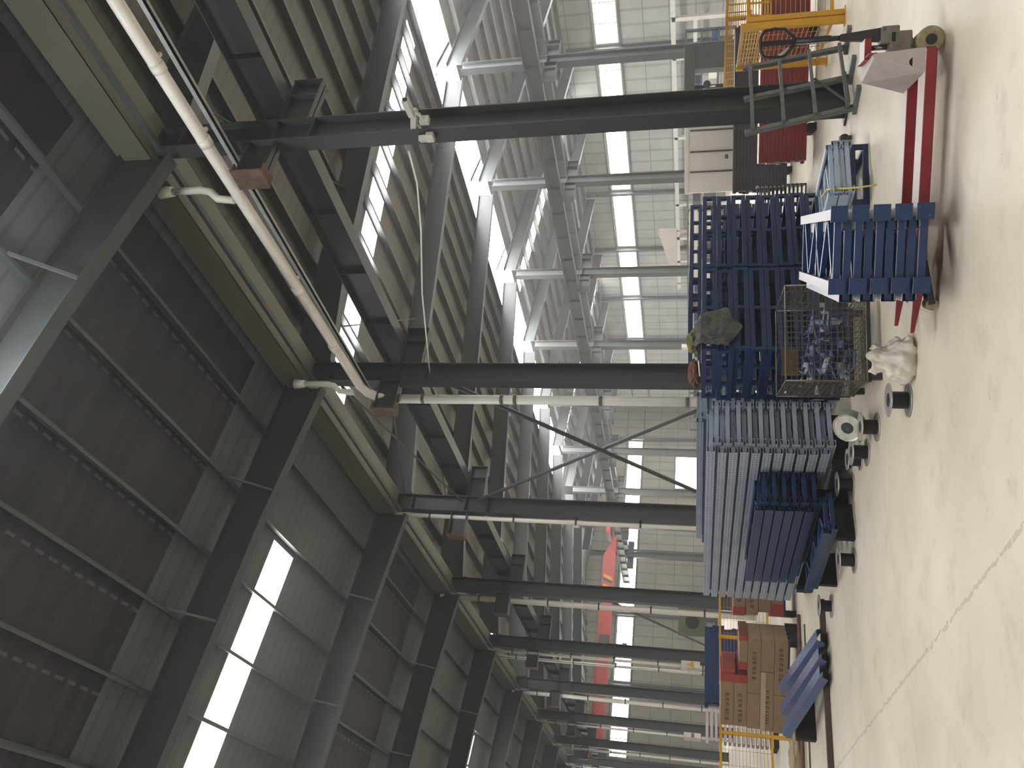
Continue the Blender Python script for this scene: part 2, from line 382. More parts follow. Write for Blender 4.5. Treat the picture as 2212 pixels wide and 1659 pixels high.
# ------------------------------------------------------------------ columns
def h_column(name, label, x, y, D, W, H, brackets, group, mt=STEEL):
    t = thing(name, label, 'column', (x, y, 0), 0, group)
    MB().box(0, .018, 0, W, 0, H).build('flange', mt, t)
    MB().box(D-.018, D, 0, W, 0, H).build('flange', mt, t)
    MB().box(.018, D-.018, W/2-.006, W/2+.006, 0, H).build('web', mt, t)
    MB().box(-.06, D+.06, -.06, W+.06, 0, .025).build('base_plate', mt, t)
    for z in brackets['stiff']:
        MB().box(.018, D-.018, .01, W-.01, z-.008, z+.008).build('stiffener', mt, t)
    for (x0, x1, z0, z1, rust) in brackets['arm']:
        a = MB().box(x0, x1, .02, W-.02, z1-.02, z1).box(x0, x1, W/2-.01, W/2+.01, z0, z1)
        lo = z0 if rust else z0
        a.box(x0, x1, .02, W-.02, z0, z0+.02)
        br = a.build('bracket', mt, t)
        if rust:
            MB().box(x0-.02, x0, -.05, W+.05, z0-.02, z1+.02).box(x0-.0, x0+.14, -.03, W+.03, z0-.02, z0-.005).box(x0-.0, x0+.14, -.03, W+.03, z1+.005, z1+.02).build('end_plate', RUST, br)
        else:
            MB().box(x1-.3, x1-.28, .02, W-.02, z0+.02, z1-.02).box(x1, x1+.015, .0, W, z0, z1).build('end_plate', mt, br)
    return t
row1 = []
for k in range(-1, 10):
    if k == 0: lab = 'nearest dark grey H-section column, standing behind the leaning ladder-like frame'
    elif k == -1: lab = 'dark grey H-section column out of view to the right of the pallet truck'
    elif k == 1: lab = 'dark grey H-section column behind the blue pallets, with the thick white pipe'
    elif k == 2: lab = 'dark grey H-section column behind the light blue frames, at the far end of the cross bracing'
    elif k == 3: lab = 'dark grey H-section column with a thick white downpipe reaching the carton stacks'
    elif k == 4: lab = 'dark grey H-section column carrying the box with a yellow warning triangle'
    else: lab = '%s dark grey H-section column of the near row, counting from the nearest' % ORD[k]
    row1.append(h_column('steel_column', lab, X1, A0+k*S, D1, .22, 9.2, {'stiff': (7.15,6.6,8.5,8.9), 'arm': [(D1, D1+.82, 6.72, 7.15, False), (-.62, 0, 7.05, 7.45, True)]}, 'H-section columns of the near row'))
for j in range(-2, 9):
    h_column('steel_column', '%s slim grey column of the far row, counting from the right under the bright ridge' % ORD[j+2], X2, Y2+j*S, .41, .28, 10.15, {'stiff': (7.0,), 'arm': [(-.95, 0, 6.6, 7.08, False), (.41, 1.3, 6.6, 7.08, False)]}, 'slim columns under the ridge', STEEL_L)
# ------------------------------------------------------------------ rafters
def i_rafter(label, y, xs, zt, group, depth, mt=STEEL, nbrace=()):
    """xs: station x values; zt(x) top of top flange; depth(x)"""
    t = thing('roof_rafter', label, 'rafter', (xs[0], y, zt(xs[0])-depth(xs[0])), 0, group)
    ox, oy, oz = t.location
    def strip(f0, f1, hw, name):
        m = MB()
        for a, b in zip(xs, xs[1:]):
            m.hull([(a-ox,-hw,f0(a)-oz),(b-ox,-hw,f0(b)-oz),(b-ox,hw,f0(b)-oz),(a-ox,hw,f0(a)-oz),(a-ox,-hw,f1(a)-oz),(b-ox,-hw,f1(b)-oz),(b-ox,hw,f1(b)-oz),(a-ox,hw,f1(a)-oz)])
        return m.build(name, mt, t)
    strip(lambda x: zt(x)-.016, zt, .11, 'top_flange')
    strip(lambda x: zt(x)-depth(x), lambda x: zt(x)-depth(x)+.018, .11, 'bottom_flange')
    strip(lambda x: zt(x)-depth(x)+.018, lambda x: zt(x)-.016, .006, 'web')
    for x in nbrace:
        for s in (-1, 1):
            MB().bar((x-ox, s*.1, zt(x)-depth(x)+.03-oz), (x-ox, s*.62, zt(x)+.1-oz), .04, .04).build('fly_brace', STEEL_L, t)
    return t
dep = lambda x: .62+.16*max(0, 1-abs(x-8.2)/3.0)
for k in range(-1, 10):
    y = A0+.11+k*S
    xs = [7.95, 5.2, 0, -4.5, XL+.05]
    nm = ['nearest', 'second', 'third', 'fourth', 'fifth', 'sixth', 'seventh', 'eighth', 'ninth', 'tenth'][k] if k >= 0 else 'hidden rearmost'
    i_rafter('%s dark steel rafter over the camera bay, rising left from its column' % nm, y, xs, lambda x: zc(x)-.2, 'rafters over the camera bay', dep, STEEL, (5.73,3.37,1.0) if 0 <= k < 5 else ())
    xs = [8.55, 11.2, 16, 20, 25.3]
    i_rafter('%s dark steel rafter rising from the near column row to the bright ridge' % nm, y, xs, lambda x: zn(x)-.2, 'rafters rising to the ridge', dep, STEEL)
for j in range(-3, 9):
    y = Y2+.14+j*S
    i_rafter('%s grey rafter falling from the ridge to the far side wall, counting from the right' % ORD[j+3], y, [25.8, 30, 36, 42.4], lambda x: zf(x)-.2, 'rafters beyond the ridge', lambda x: .6, STEEL)
# knee: column head blocks
# ------------------------------------------------------------------ purlins (one continuous line each)
def purlin(x, zfun, label, group, sgn=1):
    z = zfun(x)
    o = MB().box(-.004, .004, YB+.3, YE-.3, -.19, 0).box(0, .06*sgn, YB+.3, YE-.3, -.19, -.182).box(-.06*sgn, 0, YB+.3, YE-.3, -.012, -.004).build('roof_purlin', PURLIN)
    o.location = (x, 0, z-.005); return tag(o, label, 'purlin', group)
cx = [7.0,5.73,4.5,3.37,2.2,1.0,-.2,-1.4,-2.6,-3.8,-5,-6.2,-7.4,-8.6]
for i, x in enumerate(cx): purlin(x, zc, '%s thin pale purlin over the camera bay, counting leftwards from the gutter' % ORD[i], 'purlins over the camera bay', -1)
for i in range(12): purlin(9.7+1.28*i, zn, '%s dark purlin between gutter and bright ridge, counting from the gutter' % ORD[i], 'purlins between gutter and ridge')
for i in range(12): purlin(27.9+1.28*i, zf, '%s dark purlin beyond the ridge, counting from the ridge' % ORD[i], 'purlins beyond the ridge')
# ------------------------------------------------------------------ gutter, struts, runway beams, pipes
g = thing('box_gutter', 'long olive grey box gutter under the roof valley along the near columns', 'gutter', (8.25, 0, 8.9))
MB().box(-.3, -.29, YB+.2, YE-.2, 0, .5).build('side_sheet', GUTTER, g)
MB().box(.3, .31, YB+.2, YE-.2, 0, .5).build('side_sheet', GUTTER, g)
MB().box(-.3, .31, YB+.2, YE-.2, 0, .01).build('bottom_sheet', GUTTER, g)
for k in range(-1, 8):
    y0 = A0+.22+k*S
    lab = '%s twin-line eave strut tying the near columns under the gutter' % (['nearest','second','third','fourth','fifth','sixth','seventh','eighth'][k] if k >= 0 else 'rearmost, out of view,')
    t = thing('eave_strut', lab, 'strut', (7.98, y0, 8.74), 0, 'eave struts between the near columns')
    MB().box(-.006, .0, 0, S-.22, -.03, .03).box(-.006, .04, 0, S-.22, -.036, -.03).build('angle_bar', PURLIN, t)
    MB().box(.07, .076, 0, S-.22, -.03, .03).box(.04, .076, 0, S-.22, -.036, -.03).build('angle_bar', PURLIN, t)
def runway(label, x, z0, z1, y0, y1, mt, rail=True):
    t = thing('crane_runway_beam', label, 'beam', (x, y0, z0)); H = z1-z0; Lh = y1-y0
    MB().box(-.13, .13, 0, Lh, 0, .016).build('bottom_flange', mt, t)
    MB().box(-.15, .15, 0, Lh, H-.016, H).build('top_flange', mt, t)
    MB().box(-.005, .005, 0, Lh, .016, H-.016).build('web', mt, t)
    MB().box(-.03, .03, 0, Lh, H, H+.06).build('rail', BLACKSTEEL, t)
    i = 0; y = 1.0
    while y < Lh:
        MB().box(-.12, -.005, y-.005, y+.005, .016, H-.016).build('stiffener', mt, t); y += 1.4
    return t
runway('blue-grey crane runway beam carried on brackets of the near columns', 9.0, 7.17, 7.7, -8, 66, BEAM_BLUEGREY)
rb = runway('grey crane runway beam carried on brackets of the far column row', 24.7, 7.1, 7.62, -8, 66, STEEL_L)
tag(MB().box(24.5, 24.53, -8, 66, 7.5, 7.53).build('conductor_rail', RUST), 'thin reddish conductor rail fixed along the far crane runway beam', 'rail')
runway('grey crane runway beam beyond the far column row', 26.3, 7.1, 7.62, -8, 66, STEEL_L)
# white sloping drain pipe
t = thing('drain_pipe', 'thick white pipe running along the near columns then down behind the blue pallets', 'pipe', (7.74, 12.1, 1.5))
def pp(*pts): return [(x-7.74, y-12.1, z-1.5) for x, y, z in pts]
MB().tube(pp((7.74,-4,8.02),(7.76,4.07,7.86),(7.77,6.27,7.82),(7.78,8.2,7.77),(7.78,11.6,7.68),(7.79,11.85,7.62),(7.8,12.02,7.45),(7.82,12.1,7.15)), .085, 14).build('sloping_run', PVC, t)
MB().tube(pp((7.82,12.1,7.15),(7.86,12.12,0.0)), .085, 14).build('downpipe', PVC, t)
for y in (-1, 2.2, 4.9, 6.0, 8.9, 10.4): 
    zz = 7.86-(y-4.07)*.023
    MB().tube(pp((7.765,y-.06,zz+.002),(7.765,y+.06,zz-.002)), .094, 14).box(.0, .3, y-12.1-.02, y-12.1+.02, zz-1.5+.06, zz-1.5+.1).build('coupling', PVC, t)
for z in (6.6, 5.1, 4.85, 3.3, 1.8): MB().tube(pp((7.83,12.1,z-.03),(7.83,12.1,z+.03)), .094, 14).build('coupling', GUTTER, t)
tag(MB().box(7.83, 7.88, -6, 11.9, 7.56, 7.60).box(7.83, 7.835, -6, 11.9, 7.56, 7.66).build('cable_tray', mat('pale_grey_tray', srgb(150,154,156), .4)), 'thin pale grey cable tray running beside the white sloping pipe', 'cable tray')
for (y, k) in ((6.9,0),(11.72,1)):
    t = thing('gutter_outlet_pipe', ['short white outlet pipe with a bend dropping from the gutter at the nearest column', 'short white outlet pipe with a funnel head beside the column of the thick pipe'][k], 'pipe', (7.88, y, 7.85), 0, 'outlet pipes from the gutter')
    MB().tube([(0,0,1.05),(0,0,.55),(-.02,.02,.42),(-.1,.08,.3),(-.12,.1,.05)], .055, 10).build('bend', PVC, t)
    MB().tube([(0,0,1.2),(0,0,1.0)], [.1,.07], 10).build('funnel', PVC, t)
for k, r, zt in ((2,.05,8.5),(3,.085,9.05),(4,.05,8.7),(4.09,.05,8.7),(5,.085,8.9),(6,.05,8.7),(7,.06,8.7),(8,.05,8.7)):
    y = A0+k*S-.0+.11+(.1 if r > .06 else 0)
    lab = {2:'thin white downpipe clamped to the column at the far end of the cross bracing',3:'thick white downpipe with a funnel, ending by the carton stacks',4:'thin white downpipe beside the column with the warning box',4.09:'second thin white downpipe on the column with the warning box',5:'thick white downpipe on the sixth near column'}.get(k, 'thin white downpipe on the %s near column' % ORD[int(k)])
    t = thing('downpipe', lab, 'pipe', (7.96 if r < .06 else 7.93, y+ (.25 if k == 4.09 else 0), 0), 0, 'downpipes on the near columns')
    MB().tube([(0,0,zt),(0,0,.02)], r, 12).build('pipe_run', PVC, t)
    if r > .06: MB().tube([(0,0,zt+.15),(0,0,zt-.05)], [.14,.09], 12).build('funnel', PVC, t)
    for z in (1.4, 2.9, 4.4, 5.9, 8.0): MB().box(-.01, .12, -.02, .02, z-.03, z+.03).tube([(0,0,z-.02),(0,0,z+.02)], r+.01, 12).build('clamp', STEEL, t)
# bracing
def rod(name, label, cat, p0, p1, r, mt=STEEL_L, group=None):
    p0 = Vector(p0); p1 = Vector(p1); o = MB().tube([(0,0,0), p1-p0], r, 8).build(name, mt); o.location = p0
    return tag(o, label, cat, group)
rod('brace_rod', 'dark bracing tube falling leftwards between the second and third near columns', 'brace', (8.26,12.15,6.3), (8.26,17.4,.45), .045, STEEL)
rod('brace_rod', 'grey bracing tube rising leftwards between the second and third near columns', 'brace', (8.36,12.1,.3), (8.36,17.4,6.8), .04, STEEL_L)
rod('tie_rod', 'thin grey tie rod high between the second and third near columns', 'rod', (8.3,12.3,8.5), (8.3,17.4,7.2), .022)
rod('tie_rod', 'thin grey rod crossing high from the third to the second near column', 'rod', (8.42,17.4,8.7), (8.42,12.4,7.5), .02)
rod('tie_rod', 'thin bright rod between the fourth and fifth near columns', 'rod', (8.3,28.6,.4), (8.3,23.2,4.6), .04)
for i, (a, b) in enumerate((((9.5,6.4,9.2),(13.5,12.0,9.6)),((9.4,12.0,9.2),(14,17.4,9.6)),((17,12,9.8),(21.5,17.5,10.2)),((21,6.5,10.1),(25,11.8,10.4)),((14,17.6,9.5),(10,23,9.2)))):
    rod('roof_bracing_rod', '%s thin rod of the roof bracing beyond the near columns' % ORD[i], 'rod', a, b, .018, STEEL_L, 'roof bracing rods')
# hanging cable by the nearest column
o = MB().tube([(8.2,6.7,5.35),(8.25,7.3,5.42),(8.25,8.2,5.62),(8.25,9.6,6.0),(8.25,11.9,6.5)], .012, 6).build('hanging_cable', CREAM); tag(o, 'thin pale cable slung between the nearest two columns', 'cable')
# security cameras on the nearest column
def cctv(label, loc, rz, sg):
    t = thing('security_camera', label, 'camera', loc, rz, 'security cameras on the nearest column')
    MB().box(-.05, .05, -.05, .02, -.06, .06).build('mount', WHITE, t)
    MB().bar((0,0,0), (0,-.14,.04), .03, .03).bar((0,-.14,.04), (0,-.2,.1), .03, .03).build('arm', WHITE, t)
    b = MB().box(-.045, .045, -.4, -.12, .09, .17).build('camera_body', WHITE, t, .01)
    MB().lathe([(.03,0),(.03,.01)], (0,-.41,.13), 12, 'y').build('lens', BLACK, b)
    return t
cctv('white security camera on the left face of the nearest column', (8.04,6.40,5.02), .9, 1)
cctv('white security camera sticking out on the right face of the nearest column', (8.2,6.24,5.0), -.2, 1)
tag(MB().box(8.0,8.07,6.3,6.42,4.88,4.98).build('junction_box', WHITE, None, .008), 'small white junction box below the left security camera', 'box')
# overhead crane
t = thing('overhead_crane', 'red overhead travelling crane girder with yellow and black stripes, far down the hall', 'crane', (16.8, 54.6, 7.7))
MB().hull([(-7.5,0,-.42),(7.2,0,-.42),(7.2,.55,-.42),(-7.5,.55,-.42),(-7.5,0,.42),(5.6,0,.42),(5.6,.55,.42),(-7.5,.55,.42)]).build('girder', CRANE, t)
MB().box(7.1, 8.05, -.6, 1.2, .0, .3).build('end_carriage', CRANE, t)
MB().box(-8.0, -7.6, -.6, 1.2, .0, .3).build('end_carriage', CRANE, t)
for x in (3.0, 3.7):
    MB().hull([(x,-.02,-.3),(x+.25,-.02,-.3),(x+.25,-.005,-.3),(x,-.005,-.3),(x+.25,-.02,.3),(x+.5,-.02,.3),(x+.5,-.005,.3),(x+.25,-.005,.3)]).build('stripe', YELLOW, t)
    MB().hull([(x-.2,-.02,-.3),(x-.02,-.02,-.3),(x-.02,-.005,-.3),(x-.2,-.005,-.3),(x+.05,-.02,.3),(x+.23,-.02,.3),(x+.23,-.005,.3),(x+.05,-.005,.3)]).build('stripe', BLACKSTEEL, t)
h = MB().box(-1.2, -.2, -.5, 0, -.4, .2).build('hoist', BLACKSTEEL, t)
MB().tube([(-.7,-.25,-.4),(-.7,-.25,-1.3)], .02, 6).lathe([(.1,-1.6),(.12,-1.3)], (-.7,-.25,0), 10).build('hook_block', BLACKSTEEL, h)
# ------------------------------------------------------------------ pallet truck
ang = math.atan2(.694, -.72)
T = thing('pallet_truck', 'red hand pallet truck with dusty forks and a black looped handle', 'pallet truck', (5.08, 3.58, 0), ang)
for y0 in (0, -.487):
    pts_y = (y0-.16, y0)
    m = MB()
    m.hull([(-.02,pts_y[0],.10),(1.52,pts_y[0],.10),(1.52,pts_y[1],.10),(-.02,pts_y[1],.10),(-.02,pts_y[0],.172),(1.52,pts_y[0],.172),(1.52,pts_y[1],.172),(-.02,pts_y[1],.172)])
    m.hull([(1.52,pts_y[0],.10),(1.86,pts_y[0]+.045,.142),(1.86,pts_y[1]-.045,.142),(1.52,pts_y[1],.10),(1.52,pts_y[0],.172),(1.86,pts_y[0]+.045,.172),(1.86,pts_y[1]-.045,.172),(1.52,pts_y[1],.172)])
    fk = m.build('fork', TRUCK_RED, T, .006)
    yc = y0-.08
    MB().lathe([(.018,-.05),(.042,-.05),(.042,.05),(.018,.05)], (1.66, yc, .043), 20, 'y').build('load_wheel', NYLON, fk)
    MB().bar((1.36,yc-.055,.11),(1.66,yc-.055,.045),.012,.04).bar((1.36,yc+.055,.11),(1.66,yc+.055,.045),.012,.04).build('wheel_link', BLACKSTEEL, fk)
b = MB().hull([(-.03,-.005,.168),(.13,-.005,.168),(.17,-.60,.168),(-.03,-.645,.168),(-.03,-.10,.475),(.0,-.10,.475),(.09,-.52,.475),(-.03,-.54,.475)]).build('body', TRUCK_GREY, T, .006)
MB().lathe([(.03,-.004),(.03,.004)], (.055,-.033,.235), 16, 'y').build('pivot_hole', DARK, b)
MB().box(-.04,.0,-.60,-.05,.10,.168).build('cross_member', TRUCK_RED, T, .005)
MB().box(-.16,-.02,-.42,-.24,.465,.51).box(-.035,-.03,-.54,-.1,.45,.505).build('head_plate', TRUCK_RED, T, .005)
MB().tube([(-.11,-.33,.34),(-.11,-.33,.47)], .018, 12).build('piston', CHROME, T)
p = MB().box(-.2,-.03,-.40,-.26,.2,.345).box(-.24,-.12,-.39,-.27,.28,.40).lathe([(.06,.19),(.07,.21),(.07,.33),(.05,.35)], (-.11,-.33,0), 20).build('pump', PUMP, T, .012)
MB().box(-.19,-.13,-.262,-.255,.31,.335).build('pump_slot', BLACK, p)
MB().lathe([(.016,-.06),(.016,.06)], (-.22,-.33,.385), 12, 'y').build('pump_pin', PUMP, p)
for yy in (-.26, -.40):
    w = MB().lathe([(.03,-.028),(.078,-.028),(.09,-.02),(.09,.02),(.078,.028),(.03,.028)], (-.12, yy, .09), 32, 'y').build('steer_wheel', NYLON, T)
    MB().lathe([(.036,-.032),(.036,.032)], (-.12, yy, .09), 20, 'y').build('hub', BLACKSTEEL, w)
MB().tube([(-.12,-.42,.09),(-.12,-.24,.09)], .014, 10).build('axle', CHROME, T)
h = MB().hull([(-.235,-.375,.36),(-.15,-.375,.36),(-.15,-.285,.36),(-.235,-.285,.36),(-.215,-.35,.66),(-.175,-.35,.66),(-.175,-.31,.66),(-.215,-.31,.66)]).tube([(-.195,-.33,.62),(-.195,-.33,.95)], .018, 12).build('handle_pole', BLACKSTEEL, T)
MB().box(-.215,-.175,-.345,-.315,.72,.97).build('handle_sleeve', BLACK, h)
lp = MB().tube([(-.195,-.33,.93),(-.245,-.33,.99),(-.285,-.33,1.03),(-.292,-.33,1.10),(-.285,-.33,1.165),(-.25,-.33,1.19),(-.195,-.33,1.195),(-.14,-.33,1.19),(-.105,-.33,1.165),(-.098,-.33,1.10),(-.105,-.33,1.03),(-.145,-.33,.99),(-.195,-.33,.93)], .012, 10)
lp.box(-.21,-.18,-.345,-.315,.93,1.19)
lp.build('handle_loop', BLACK, h)
MB().bar((-.105,-.33,1.06),(-.15,-.33,1.0),.012,.03).build('release_lever', CHROME, h)
lb = MB().box(-.176,-.172,-.343,-.317,.73,.96).build('handle_label', WHITE, h)
m = MB()
for i in range(8): m.box(-.171,-.170,-.338,-.322,.745+i*.026,.745+i*.026+.016)
m.build('label_print', DBLUE, lb)
# ------------------------------------------------------------------ racking upright frames lying in stacks
def upright_mesh(L, mt, face):
    """open C profile, web outwards; face=-1 web at x=0 opening to +x ; height .09 depth .07"""
    h, d, th, lip = .088, .068, .004, .018
    o = [(0,0),(d,0),(d,lip),(d-th,lip),(d-th,th),(th,th),(th,h-th),(d-th,h-th),(d-th,h-lip),(d,h-lip),(d,h),(0,h)]
    if face > 0: o = [(-x, z) for x, z in o][::-1]
    return MB().prism(o, 0, L).mesh('upright', mt)
def frame_protos(W, L, mt, mtp, brace_h=.042, endplate=False, plate_mt=None, nb=6):
    P = {}
    P['L'] = upright_mesh(L, mtp, -1); P['R'] = upright_mesh(L, mtp, 1)
    zc_ = .044
    P['b'] = MB().box(.006, W-.006, -.012, .012, zc_-brace_h/2, zc_+brace_h/2).mesh('horizontal_brace', mt)
    step = (L-.16)/nb
    m = MB()
    for i in range(nb):
        a, b = (.07, W-.07) if i % 2 == 0 else (W-.07, .07)
        m.bar((a, .1+i*step, zc_), (b, .05+(i+1)*step, zc_), .03, brace_h*.8)
    P['d'] = m.mesh('diagonal_brace', mt)
    if endplate:
        P['pl'] = MB().box(-.02, .085, -.01, 0, -.008, .096).box(.0, .012, -.014, -.01, .012, .022).box(.055, .067, -.014, -.01, .07, .08).mesh('foot_plate', plate_mt or mt)
    return P
def one_frame(P, W, L, label, loc, rz, group, endplate=False):
    t = thing('rack_upright_frame', label, 'rack frame', loc, rz, group)
    def ad(name, me, loc=(0,0,0)):
        o = bpy.data.objects.new(name, me); COL.objects.link(o); o.parent = t; o.location = loc; return o
    ad('upright', P['L']); ad('upright', P['R'], (W,0,0))
    ad('horizontal_brace', P['b'], (0,.03,0)); ad('horizontal_brace', P['b'], (0,L-.03,0)); ad('horizontal_brace', P['b'], (0,L/2,0))
    ad('diagonal_brace', P['d'])
    if endplate:
        ad('foot_plate', P['pl']); ad('foot_plate', P['pl'], (W-.065,0,0))
    return t
def frame_stack(org, rz, W, L, n, pitch, mt, mtp, shift, back, what, group, endplate=False, brace_h=.042, nb=6, plate_mt=None, jit=.0):
    P = frame_protos(W, L, mt, mtp, brace_h, endplate, plate_mt, nb)
    c, s = math.cos(rz), math.sin(rz)
    for i in range(n):
        dx = (-shift if i % 2 else 0)+random.uniform(-jit, jit); dy = (back if i % 2 else 0)+random.uniform(-jit, jit)*1.5
        loc = (org[0]+c*dx-s*dy, org[1]+s*dx+c*dy, org[2]+i*pitch)
        pos = 'topmost' if i == n-1 else ('lowest' if i == 0 else ORD[i]+' from the bottom')
        one_frame(P, W, L, '%s, %s' % (what, pos), loc, rz, group, endplate and i % 2 == 0)
# on the truck
rz = math.atan2(.72,.694)-PI/2
frame_stack((3.70,4.36,.176), rz, .53, 1.72, 9, .064, TBLUE, DBLUE_P_SHEEN, .07, .012, 'short dark blue rack frame stacked on the pallet truck', 'dark blue rack frames on the pallet truck', True, .045, 5, TBLUE)
# long light blue stack
frame_stack((4.57,7.86,.2), 0, .54, 4.42, 22, .0585, LBLUE, LBLUE_P, .08, .06, 'long light blue rack frame in the front stack', 'light blue rack frames in the front stack', False, .044, 9, None, .006)
frame_stack((5.62,9.0,.2), 0, .46, 3.6, 24, .0585, LBLUE, LBLUE_P, .06, .05, 'light blue rack frame in the taller rear stack', 'light blue rack frames in the rear stack', False, .044, 7, None, .01)
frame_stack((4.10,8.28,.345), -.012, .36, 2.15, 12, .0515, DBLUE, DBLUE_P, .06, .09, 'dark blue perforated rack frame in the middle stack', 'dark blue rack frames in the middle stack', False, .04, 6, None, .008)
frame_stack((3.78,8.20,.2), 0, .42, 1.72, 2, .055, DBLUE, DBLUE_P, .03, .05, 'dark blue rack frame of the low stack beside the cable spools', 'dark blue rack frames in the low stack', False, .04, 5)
def block(label, x0, x1, y0, y1, z0, z1, mt=DARK, group=None, name='timber_skid'):
    return tag(MB().box(x0, x1, y0, y1, z0, z1).build(name, mt, None, .004), label, 'skid', group)
for i, y in enumerate((8.1, 10.0, 11.9)): block('%s dark timber skid under the front light blue frames' % ['front','middle','rear'][i], 4.52, 5.1, y, y+.14, 0, .198, DARK, 'skids under the light blue frames')
for i, y in enumerate((9.3, 11.0, 12.3)): block('%s dark timber skid under the rear light blue stack' % ['front','middle','rear'][i], 5.62, 6.08, y, y+.14, 0, .198, DARK, 'skids under the rear stack')
for i, y in enumerate((8.42, 9.75)): block('%s dark timber skid under the low dark blue stack' % ['front','rear'][i], 3.78, 4.18, y, y+.07, 0, .198, DARK, 'skids under the low dark blue stack')
for i, y in enumerate((8.6, 10.2)): block('%s dark timber block under the middle dark blue stack' % ['front','rear'][i], 4.26, 4.44, y, y+.09, 0, .342, DARK, 'blocks under the middle dark blue stack')
# ------------------------------------------------------------------ blue steel pallets
def pallet_proto(w, d, h, nseg=2, name='steel_pallet'):
    t = thing(name, 'x', 'pallet', (0,0,-50))
    r = .05; post = .045
    for (zz0, zz1) in ((0, r), (h-r-.006, h-.006)):
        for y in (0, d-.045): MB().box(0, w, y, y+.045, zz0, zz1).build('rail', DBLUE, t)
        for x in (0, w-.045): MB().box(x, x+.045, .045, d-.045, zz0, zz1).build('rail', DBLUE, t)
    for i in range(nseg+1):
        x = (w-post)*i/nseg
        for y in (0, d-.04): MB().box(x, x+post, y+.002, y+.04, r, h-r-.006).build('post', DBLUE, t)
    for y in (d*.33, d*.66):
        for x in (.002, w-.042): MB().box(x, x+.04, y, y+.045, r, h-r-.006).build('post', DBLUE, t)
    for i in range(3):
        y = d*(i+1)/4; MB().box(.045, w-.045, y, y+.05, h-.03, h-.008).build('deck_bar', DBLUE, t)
    return t
PR = pallet_proto(1.2, 1.0, .176)
def pallet_stack(x, y, n, what, group, z0=0, jit=.012, rz=0, ph=.176):
    for i in range(n):
        pos = 'topmost' if i == n-1 else ('lowest' if i == 0 else ORD[i]+' from the bottom')
        copy_tree(PR, (x+random.uniform(-jit,jit), y+random.uniform(-jit,jit), z0+i*ph), rz, '%s, %s' % (what, pos), group)
pallet_stack(5.57, 7.52, 9, 'blue steel pallet in the left front stack behind the wire basket', 'blue pallets in the left front stack')
pallet_stack(6.84, 7.56, 9, 'blue steel pallet in the right front stack', 'blue pallets in the right front stack', .0)
pallet_stack(6.72, 8.72, 10, 'blue steel pallet in the left rear stack', 'blue pallets in the left rear stack')
copy_tree(PR, (7.98, 8.8, 0), 0, 'blue steel pallet behind the right front stack, lowest', 'blue pallets in the right rear stack')
for i in range(1, 10): copy_tree(PR, (7.98+random.uniform(-.01,.01), 8.8+random.uniform(-.01,.01), i*.176), 0, 'blue steel pallet in the right rear stack, %s' % ('topmost' if i == 9 else ORD[i]+' from the bottom'), 'blue pallets in the right rear stack')
# lone pallet with short pale frames
sp = math.atan2(-.40,.92)
copy_tree(PR, (5.72, 6.28, 0), sp, 'single blue steel pallet on the floor under short pale blue frames', 'x'); 
o = [q for q in bpy.data.objects if q.get('group') == 'x'][0]; del o['group']
frame_stack((6.16,5.80,.178), -.2, .60, .75, 4, .05, PALE_BLUE, PALE_BLUE, .03, .02, 'short pale blue frame on the single blue pallet', 'short pale blue frames on the single pallet', False, .04, 3)
tag(MB().tube([(6.4,6.1,.43),(6.25,5.85,.42),(6.14,5.74,.2),(6.08,5.66,.02)], .008, 6).build('strap', STRAP), 'yellow strap hanging from the short pale blue frames', 'strap')
# remove prototype
for ch in list(PR.children): bpy.data.objects.remove(ch)
bpy.data.objects.remove(PR)
# tall ladder frame panel standing between the stacks
t = thing('ladder_frame', 'narrow blue ladder frame standing on edge between the light blue stacks', 'frame', (5.36, 8.75, 0))
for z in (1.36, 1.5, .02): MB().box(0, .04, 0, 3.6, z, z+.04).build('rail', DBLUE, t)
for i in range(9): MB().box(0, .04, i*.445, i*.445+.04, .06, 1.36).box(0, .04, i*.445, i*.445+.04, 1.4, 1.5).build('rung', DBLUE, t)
# ------------------------------------------------------------------ wire basket
rzb = math.atan2(-.41,.91)
B = thing('wire_basket', 'galvanised wire mesh basket crate holding blue steel brackets', 'basket', (4.44, 6.47, 0), rzb)
w_, d_, zb, zt = .90, .92, .13, .83
def wire_panel(p0, u, v, nu, nv, rr=.0026):
    m = MB(); p0 = Vector(p0); u = Vector(u); v = Vector(v)
    for i in range(nu+1): a = p0+u*i/nu; m.bar(a, a+v, rr*2, rr*2, u)
    for j in range(nv+1): a = p0+v*j/nv; m.bar(a, a+u, rr*2, rr*2, v)
    return m
wire_panel((0,0,zb),(w_,0,0),(0,0,zt-zb),16,14).build('wire_panel', WIRE, B)
wire_panel((0,d_,zb),(w_,0,0),(0,0,zt-zb),16,14).build('wire_panel', WIRE, B)
wire_panel((0,0,zb),(0,d_,0),(0,0,zt-zb),16,14).build('wire_panel', WIRE, B)
wire_panel((w_,0,zb),(0,d_,0),(0,0,zt-zb),16,14).build('wire_panel', WIRE, B)
wire_panel((0,0,zb),(w_,0,0),(0,d_,0),16,16).build('wire_floor', WIRE, B)
m = MB()
for a, b in (((0,0),(w_,0)),((w_,0),(w_,d_)),((w_,d_),(0,d_)),((0,d_),(0,0))):
    for z in (zb, zt): m.tube([(a[0],a[1],z),(b[0],b[1],z)], .007, 8)
    m.tube([(a[0],a[1],zb),(a[0],a[1],zt)], .007, 8)
m.build('rim', WIRE, B)
for x in (.02, w_-.08):
    for y in (.02, d_-.08): MB().box(x, x+.06, y, y+.06, 0, zb).build('foot', BLACKSTEEL, B)
for y in (.02, d_-.08): MB().box(0, w_, y, y+.06, zb-.04, zb-.005).build('skid', BLACKSTEEL, B)
c, s = math.cos(rzb), math.sin(rzb)
